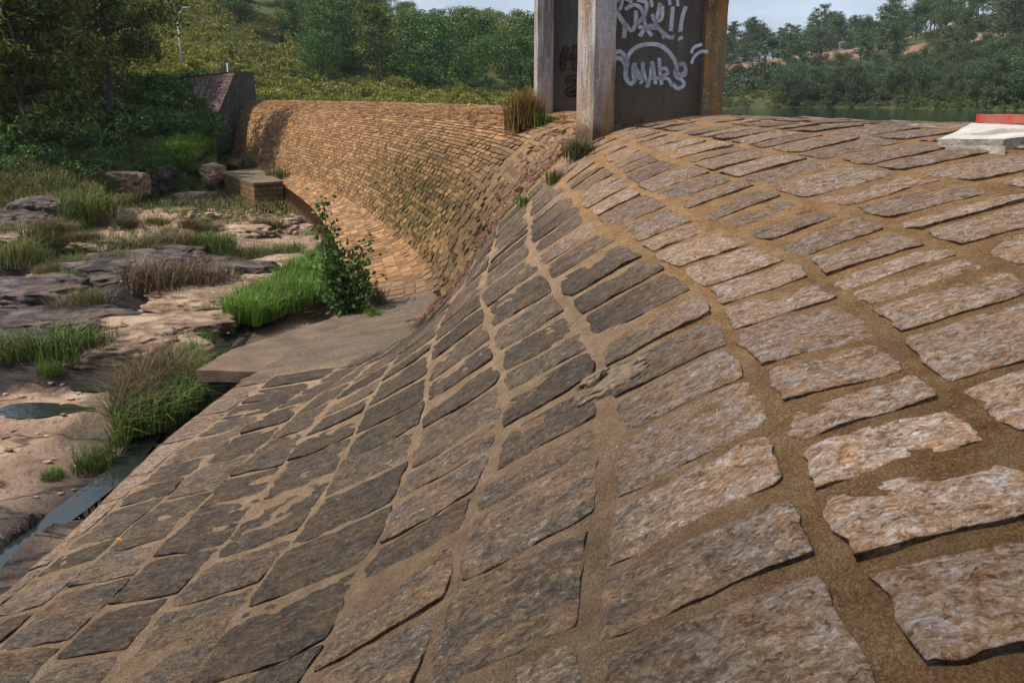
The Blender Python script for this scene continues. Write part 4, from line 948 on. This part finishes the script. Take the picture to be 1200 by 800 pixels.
bd_ = FB(BUSH, 'broad', 'bark', 'bush', 'dark leafy bush in the shade under the left pines', 'dark bushes under the left pines')
bs_ = FB(BUSH, 'scrub', 'bark', 'bush', 'scrubby bush on the lake shore behind the dam crest', 'scrub along the shore behind the dam')
class Mass:
    def __init__(s, leaf, name, label): s.leaf, s.name, s.label, s.v = leaf, name, label, []
    def put(s, x, y, sc):
        V_ = s.proto[rnd.randrange(3)]; a = rnd.random() * 6.28; Rm = np.array([[cos(a), -sin(a), 0], [sin(a), cos(a), 0], [0, 0, 1]])
        s.v.append(V_ @ Rm.T * sc + np.array([x, y, float(terr(x, y)) - .05]) * S)
    def flush(s):
        V = np.concatenate(s.v); o = mk(s.name, V, np.arange(len(V)).reshape(-1, 4), M[s.leaf], smooth=False); o['kind'] = 'stuff'; o['label'] = s.label
Mass.proto = [np.concatenate(make_bush(1.2, 1.5, 14, 32, .24, s_)[1].v) for s_ in (41, 42, 43)]
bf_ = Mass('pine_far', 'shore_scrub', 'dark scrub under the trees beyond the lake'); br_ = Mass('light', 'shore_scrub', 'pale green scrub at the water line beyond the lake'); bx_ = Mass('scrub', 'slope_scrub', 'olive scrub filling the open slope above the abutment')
def free(f, s0, s1): return lambda x, y, d, a: (f.put(x, y, rnd.uniform(s0, s1)), True)[1]
placed = []
scatter(330, -27, -11, 40, 110, lambda x, y, d, a: float(terr(x, y)) > -.6 and ((bl_ if d < 62 else bx_).put(x, y, rnd.uniform(.6, 1.4)), True)[1], 1.4)
scatter(60, -38, -19.5, 25.5, 38, lambda x, y, d, a: float(terr(x, y)) > -2.5 and (bd_.put(x, y, rnd.uniform(.6, 1.2)), True)[1], 1.0)
scatter(90, -15, 4.6, 58, 76, lambda x, y, d, a: float(terr(x, y)) > -1.2 and (bs_.put(x, y, rnd.uniform(.8, 1.6)), True)[1], 1.6)
scatter(90, 12.6, 34, 84, 112, lambda x, y, d, a: -1.3 < float(terr(x, y)) < .6 and (br_.put(x, y, rnd.uniform(.5, 1.2)), True)[1], 1.2)
scatter(60, 12.8, 18, 112, 150, lambda x, y, d, a: ok_bare(x, y) and (bf_.put(x, y, rnd.uniform(1.0, 2.0)), True)[1], 2.0)
scatter(150, 16.5, 34, 86, 112, lambda x, y, d, a: -1.3 < float(terr(x, y)) < .9 and (bf_.put(x, y, rnd.uniform(.7, 1.5)), True)[1], 1.1)

for m_ in (bf_, br_, bx_): m_.flush()
# grass ------------------------------------------------------------------------------
def blades(C, L, Wd, lean, rs, curve=.4):
    """curved two-segment blades rooted at C"""
    n = len(C); an = rs.rand(n) * 2 * pi; l = L * rs.uniform(.45, 1.15, n); ln = lean * rs.rand(n)
    dx, dy = np.cos(an), np.sin(an); sx, sy = -dy * Wd * .5, dx * Wd * .5
    z0 = np.zeros(n); m1 = np.stack([dx * l * ln * .4, dy * l * ln * .4, l * .6], 1); m2 = np.stack([dx * l * ln * (1 + curve), dy * l * ln * (1 + curve), l * (1 - .35 * ln)], 1)
    sd = np.stack([sx, sy, z0], 1); P = np.stack([C - sd, C + sd, C + m1 + sd * .7, C + m1 - sd * .7, C + m2], 1).reshape(-1, 3)
    b = np.arange(n) * 5; return P, np.stack([b, b + 1, b + 2, b + 3], 1), np.stack([b + 3, b + 2, b + 4], 1)
def grass_mesh(name, C, L, Wd, lean, mat, rs, **k):
    P, Q, T = blades(C, L, Wd, lean, rs); return mk(name, P * S, [Q, T], mat, smooth=False, **k)
def tuft_proto(n, r, L, mat, seed, lean=.8, wd=.011):
    rs = np.random.RandomState(seed); an = rs.rand(n) * 2 * pi; rr = r * rs.rand(n)**.6; C = np.stack([rr * np.cos(an), rr * np.sin(an), np.zeros(n) - .02], 1)
    o = grass_mesh('grass_tuft', C, L, wd, lean, mat, rs); return o
TP = {}
for i, (m_) in enumerate(('grass', 'olive', 'dry')): TP[m_] = [tuft_proto(380, .30, .42, M['tuftgreen' if m_ == 'grass' else m_], 50 + i * 3 + j) for j in range(2)]
used = set()
def tuft(m_, px, py, sc, label, group=None, p=None):
    k = rnd.randrange(2); o = TP[m_][k]
    if (m_, k) in used: o = o.copy(); COL.objects.link(o)
    used.add((m_, k)); p = on_ground(px, py) if p is None else p
    o.location = tuple(p * S); o.rotation_euler = (0, 0, rnd.random() * 6.28); o.scale = (sc * .95, sc * .95, sc * rnd.uniform(.6, .85)); o['label'] = label; o['category'] = 'grass tuft'
    if group: o['group'] = group
TUFTS = [('grass', 255, 292, 1.35, 'round bright green tuft right of the dark boulders, before the smooth slab'), ('olive', 120, 305, 1.6, 'wide brown green reed clump behind the dark boulders'),
 ('dry', 183, 336, 1.6, 'wide brown reed clump right before the broad purple boulder'), ('dry', 236, 340, 1.5, 'tall dry reed clump before the long dark ledge rock'), ('grass', 243, 372, .95, 'small green tuft at the edge of the stream channel'),
 ('olive', 290, 306, 1.25, 'olive tuft behind the dark topped ledge rock'), ('grass', 15, 418, 1.05, 'leftmost of the three green tufts below the black rocks'), ('grass', 78, 418, 1.2, 'middle of the three green tufts below the black rocks'),
 ('olive', 112, 415, .95, 'rightmost of the three tufts below the black rocks, more olive'), ('grass', 102, 258, 1.9, 'big bright green clump at the foot of the left bank'), ('olive', 165, 237, 1.5, 'olive clump between the shaded pale boulders'),
 ('dry', 200, 296, 1.35, 'brown clump on the far side of the riverbed left of the round green tuft'), ('olive', 158, 300, 1.35, 'brown green clump beside the far dark boulder'), ('olive', 20, 310, 1.5, 'olive clump at the left edge above the dark ledge'),
 ('olive', 50, 282, 1.3, 'olive clump beside the flat pink slab at the left'), ('grass', 112, 548, .62, 'small spiky tuft alone on the bare slab left of the tall grass clump'), ('olive', 315, 268, 1.2, 'pale olive tuft behind the small rock below the weir'),
 ('dry', 196, 368, .8, 'small dry tuft on the pale slab left of the stream'), ('olive', 104, 362, 1.0, 'tuft growing in a crack of the dark ledge'), ('olive', 228, 300, 1.0, 'olive tuft touching the flat dark rock with a pale lip'),
 ('dry', 355, 340, .9, 'low dry tuft on the layered pale rock'), ('grass', 338, 300, 1.2, 'green clump above the layered pale rock'), ('dry', 80, 370, .8, 'dry tuft on the long flat black boulder'), ('grass', 60, 440, .45, 'tiny green tuft on the bare slab above the rock pool'),
 ('grass', 86, 330, .8, 'green tuft between the small pink rock and a dark boulder'), ('dry', 270, 340, .9, 'short dry tuft in front of the long dark ledge rock'), ('grass', 62, 560, .3, 'tiny sprig on the wet slab near the lower stream'), ('grass', 236, 402, .6, 'small green tuft where the stream passes the toe slab')]
for a in TUFTS: tuft(*a)
n0 = 0
for _ in range(900):
    if n0 >= 170: break
    px, py = rnd.uniform(-10, 420), rnd.uniform(205, 330)
    p = on_ground(px, py)
    if p[2] > -1.9 or p[2] < -2.95 or under_dam(p[:1], p[1:2])[0] or hypot(p[0], p[1]) > 34: continue
    if float(fbm(p[0] * .55, p[1] * .4, 0, 4, 63)) < .0: continue
    m_ = rnd.choice(('olive', 'olive', 'grass', 'dry', 'dry', 'olive', 'olive')); tuft(m_, 0, 0, rnd.uniform(.35, .95), {'olive': 'olive grass tuft among many on the far riverbed', 'grass': 'green grass tuft among many on the far riverbed', 'dry': 'dry brown grass tuft among many on the far riverbed'}[m_], {'olive': 'olive tufts on the far riverbed', 'grass': 'green tufts on the far riverbed', 'dry': 'dry tufts on the far riverbed'}[m_], p); n0 += 1
def in_poly(x, y, P_):
    c = False
    for i in range(len(P_)):
        x1, y1 = P_[i]; x2, y2 = P_[i - 1]
        if (y1 > y) != (y2 > y) and x < (x2 - x1) * (y - y1) / (y2 - y1) + x1: c = not c
    return c
def patch(name, poly, n, L, wd, lean, mat, seed, label, zf=None, mound=0.0, edge=None):
    rs = np.random.RandomState(seed); W_ = [on_ground(px, py)[:2] for px, py in poly]; xs, ys = [p[0] for p in W_], [p[1] for p in W_]
    C = []
    while len(C) < n:
        x, y = rs.uniform(min(xs), max(xs), 400), rs.uniform(min(ys), max(ys), 400)
        C += [(a, b) for a, b in zip(x, y) if in_poly(a, b, W_)]
    C = np.array(C[:n]); ch = .5 + .5 * fbm(C[:, 0] * 2, C[:, 1] * 2, 0, 3, seed); z = np.maximum(terr(C[:, 0], C[:, 1]), -2.80)
    C3 = np.c_[C, z + mound * np.clip(ch, 0, 1)]
    P, Q, T = blades(C3, L, wd, lean, rs); o = mk(name, P * S, [Q, T], mat, smooth=False); return o
g1 = patch('grass', [(262, 398), (300, 392), (372, 376), (410, 368), (402, 345), (372, 318), (345, 330), (318, 350), (285, 372)], 9000, .34, .014, .8, M['grass'], 3, '', mound=.10)
g1['kind'] = 'stuff'; g1['label'] = 'bright green grass mound beside the stream and toe slab'
g2 = patch('tall_grass_clump', [(128, 552), (160, 545), (205, 512), (255, 478), (262, 462), (232, 455), (238, 436), (200, 446), (165, 462), (140, 500)], 3000, .38, .010, 1.05, M['tuftgreen'], 4, '', mound=.02)
tag(g2, 'tall spreading green grass clump against the toe of the dam', 'grass clump')
g2b = patch('dry_grass_clump', [(135, 500), (165, 462), (205, 448), (225, 470), (175, 500), (140, 530)], 1900, .48, .008, .95, M['dry'], 5, '', mound=.02)
tag(g2b, 'thin dry stalks mixed into the back of the tall clump by the toe', 'grass clump')
g3 = patch('grass', [(182, 222), (226, 226), (262, 214), (268, 192), (255, 178), (225, 174), (196, 186)], 9000, .42, .028, .9, M['grass'], 6, '', mound=.25)
g3['kind'] = 'stuff'; g3['label'] = 'bright grassy bank below the abutment'
g4 = patch('riverbed_grass', [(-20, 300), (180, 292), (330, 262), (400, 262), (420, 300), (350, 232), (250, 216), (150, 214), (-20, 240)], 9000, .11, .018, 1.0, M['olive'], 7, '')
g5 = patch('grass', [(-20, 238), (-20, 192), (120, 184), (205, 196), (195, 226), (100, 242)], 9000, .30, .022, .9, M['olive'], 8, '', mound=.15); g5['kind'] = 'stuff'; g5['label'] = 'long olive grass along the foot of the wooded bank'
g4['kind'] = 'stuff'; g4['label'] = 'low olive grass over the far riverbed'

# tufts rooted in the masonry: use the dam surface
def on_dam(px, py): u, v = pick(px, py); return surf([u], [v])[0]
def dam_tuft(name, u, v, n, r, L, mat, wd, lab, seed, lean=.7, cat='grass tuft'):
    rs = np.random.RandomState(seed); C = on_dam(u, v) + rs.normal(size=(n, 3)) * r * np.array([1, 1, .3]); P, Q, T = blades(C, L, wd, lean, rs)
    tag(mk(name, P * S, [Q, T], mat, smooth=False), lab, cat)
M['rust_grass'] = leaf_mat('reddish_grass', (.075, .030, .014), (.16, .065, .028), (.14, .12, .035), 3)
dam_tuft('reed_clump', 613, 150, 800, .10, .52, M['rust_grass'], .012, 'reddish brown reed clump growing on the dam left of the far pier', 1, .55, 'grass clump')
dam_tuft('grass_tuft', 633, 146, 200, .06, .22, M['grass'], .010, 'small green tuft at the base of the far pier column', 2, 1.0)
dam_tuft('grass_tuft', 676, 184, 380, .06, .20, M['olive'], .009, 'yellow green tuft in the joint at the foot of the near pier column', 3, 1.0)
dam_tuft('grass_tuft', 647, 213, 200, .05, .14, M['olive'], .008, 'sparse tuft in the joint below the near pier', 4, 1.0)
dam_tuft('grass_tuft', 612, 239, 110, .04, .12, M['grass'], .008, 'small bright green sprig alone on the rubble section', 5, 1.0)
dam_tuft('grass_tuft', 286, 200, 260, .2, .4, M['olive'], .02, 'olive tuft on the apron above the block weir, left one', 6, 1.0)
dam_tuft('grass_tuft', 326, 207, 260, .2, .4, M['olive'], .02, 'olive tuft on the apron above the block weir, right one', 7, 1.0)
dam_tuft('grass_tuft', 440, 366, 90, .05, .12, M['grass'], .008, 'little weed tuft on the near apron beside the shrub', 8, 1.0)
dam_tuft('dry_tuft', 440, 352, 220, .05, .26, M['dry'], .008, 'dry brown tuft right of the leafy shrub', 9, .7)

# leaf litter caught along the joint below the pier
rs3 = np.random.RandomState(9); nL = 2600; lu_ = 8.35 + np.abs(rs3.normal(size=nL)) * .55 * (rs3.rand(nL) + .3); lv3 = rs3.uniform(1.2, 8.5, nL); lu_ = lu_ - .35 * np.clip((5.5 - lv3) / 3, 0, 1) * rs3.rand(nL)
Pl, Nl, _, _ = surfn(lu_, lv3); C = Pl + Nl * rs3.uniform(.012, .035, nL)[:, None]; ml_ = MB()
d1 = np.cross(Nl, rs3.normal(size=(nL, 3))); d1 /= np.linalg.norm(d1, axis=1)[:, None]; d2 = np.cross(Nl, d1); ll = rs3.uniform(.010, .030, nL)[:, None]; tl = Nl * rs3.uniform(-.5, .5, nL)[:, None]
ml_.add(np.stack([C - d1 * ll, C + d2 * ll * .45, C + (d1 + tl) * ll, C - d2 * ll * .45], 1).reshape(-1, 3) * S, np.arange(4 * nL).reshape(-1, 4))
M['litter'] = leaf_mat('dry_leaf_litter', (.06, .032, .018), (.17, .090, .050), (.30, .19, .12), 3, .1)
ob = ml_.build('leaf_litter', M['litter']); ob['kind'] = 'stuff'; ob['label'] = 'dry brown leaf litter along the fold below the pier'

# leafy shrub at the toe ---------------------------------------------------------------
sp = at_z(408, 372, -2.5); rs2 = np.random.RandomState(77); tr, cr = MB(), MB()
for i in range(15):
    an = rs2.rand() * 2 * pi; L = rs2.uniform(.55, 1.0) if i else 1.35
    tip = np.array([cos(an) * L * .27, sin(an) * L * .27, L * .92]) if i else np.array([-.24, .1, 1.36])
    if 1 <= i <= 3: tip = np.array([.28 - .05 * i, -.1, .30 + .14 * i])
    bp = limb(tr, (rs2.normal() * .05, rs2.normal() * .05, -.05), tip, .014, .005, rs2, 5, 6, .05); bp = np.array(bp)
    for q in np.linspace(.22 if i else .35, 1.02, 20 if i else 26):
        c = np.array([np.interp(q, np.linspace(0, 1, 6), bp[:, a]) for a in range(3)]); m_ = 8
        cr.leaves((c + rs2.normal(size=(m_, 3)) * (.075 if i else .07)), .075, .036, rs=rs2)
t = thing('leafy_shrub', 'dark green leafy shrub with one tall leaning shoot at the dam toe', 'shrub', tuple(sp * S))
for m_ in (tr, cr): m_.v = [v * S for v in m_.v]
tr.build('stem', M['bark'], t, True); cr.build('foliage', M['shrub'], t)
# small litter
M['white_plastic'] = simple('white_plastic', (.75, .76, .78), (.65, .66, .68), 5, .5); M['orange'] = simple('orange_leaf', (.55, .25, .03), (.4, .12, .02), 9)
def small(name, V, F_, mat, loc, lab, cat): tag(mk(name, V, F_, mat, loc=loc), lab, cat)
V, F_ = blob(.035, .03, .035, 5, 2, .35); c = at_z(283, 452, -2.52); small('plastic_scrap', V * S, F_, M['white_plastic'], tuple(c * S), 'crumpled white plastic scrap under the toe slab', 'litter')
for px, py, lab in ((27, 488, 'white crumpled paper on the slab below the rock pool'), (41, 487, 'tiny white scrap right of the crumpled paper below the pool')):
    V, F_ = blob(.05, .03, .02, px, 2, .5); p = on_ground(px, py); small('paper_scrap', V * S, F_, M['white_plastic'], tuple((p + [0, 0, .01]) * S), lab, 'litter')
def leaf_on(px, py, s_, lab):
    u, v = pick(px, py)
    p, n1, _, _ = surfn(np.array([u]), np.array([v])); p = p[0] + n1[0] * .03
    V = np.array([(-s_, 0, 0), (0, -s_ * .4, .006), (s_, 0, 0), (0, s_ * .4, .006)]); small('fallen_leaf', V * S, np.array([(0, 1, 2, 3)]), M['orange'], tuple(p * S), lab, 'leaf')
leaf_on(142, 638, .022, 'fallen orange leaf on the lower near stones')
V, F_ = blob(.05, .05, .09, 5, 2, .2); c = on_dam(550, 122); small('traffic_cone', V * S, F_, M['orange'], tuple(c * S), 'tiny orange marker standing on the far crest', 'marker')
M['flake'] = simple('cracked_mortar', (.21, .155, .11), (.10, .075, .055), 22, .95, .02, 60)
for i, (px, py, r_) in enumerate(((716, 448, .09), (738, 430, .07), (697, 445, .05))):
    u_, v_ = pick(px, py)
    V, F_ = blob(r_ * .8, r_ * 1.5, .02, i + 8, 4, .5, 1.8); p, n1, _, _ = surfn(np.array([u_]), np.array([v_])); q = Vector(n1[0]).to_track_quat('Z', 'Y'); V = np.array([tuple(q @ Vector(v)) for v in V])
    small('mortar_flake', V * S, F_, M['flake'], tuple((p[0] + n1[0] * .012) * S), ('largest flat loose flake of mortar on the joint in the middle', 'second loose mortar flake, above the largest', 'smallest loose mortar chip beyond the other two')[i], 'flake')
# air
hz = MB(); hz.box(-840, 840, -840, 840, -6, 66); k = NT('air'); k.t.nodes.remove(k.b); pv = k.n('ShaderNodeVolumePrincipled'); pv.inputs['Color'].default_value = (.80, .88, 1, 1)
pv.inputs['Density'].default_value = .00022; pv.inputs['Anisotropy'].default_value = .3; k.l(pv.outputs[0], k.out.inputs['Volume'])
ho = hz.build('haze', k.m); ho['kind'] = 'stuff'
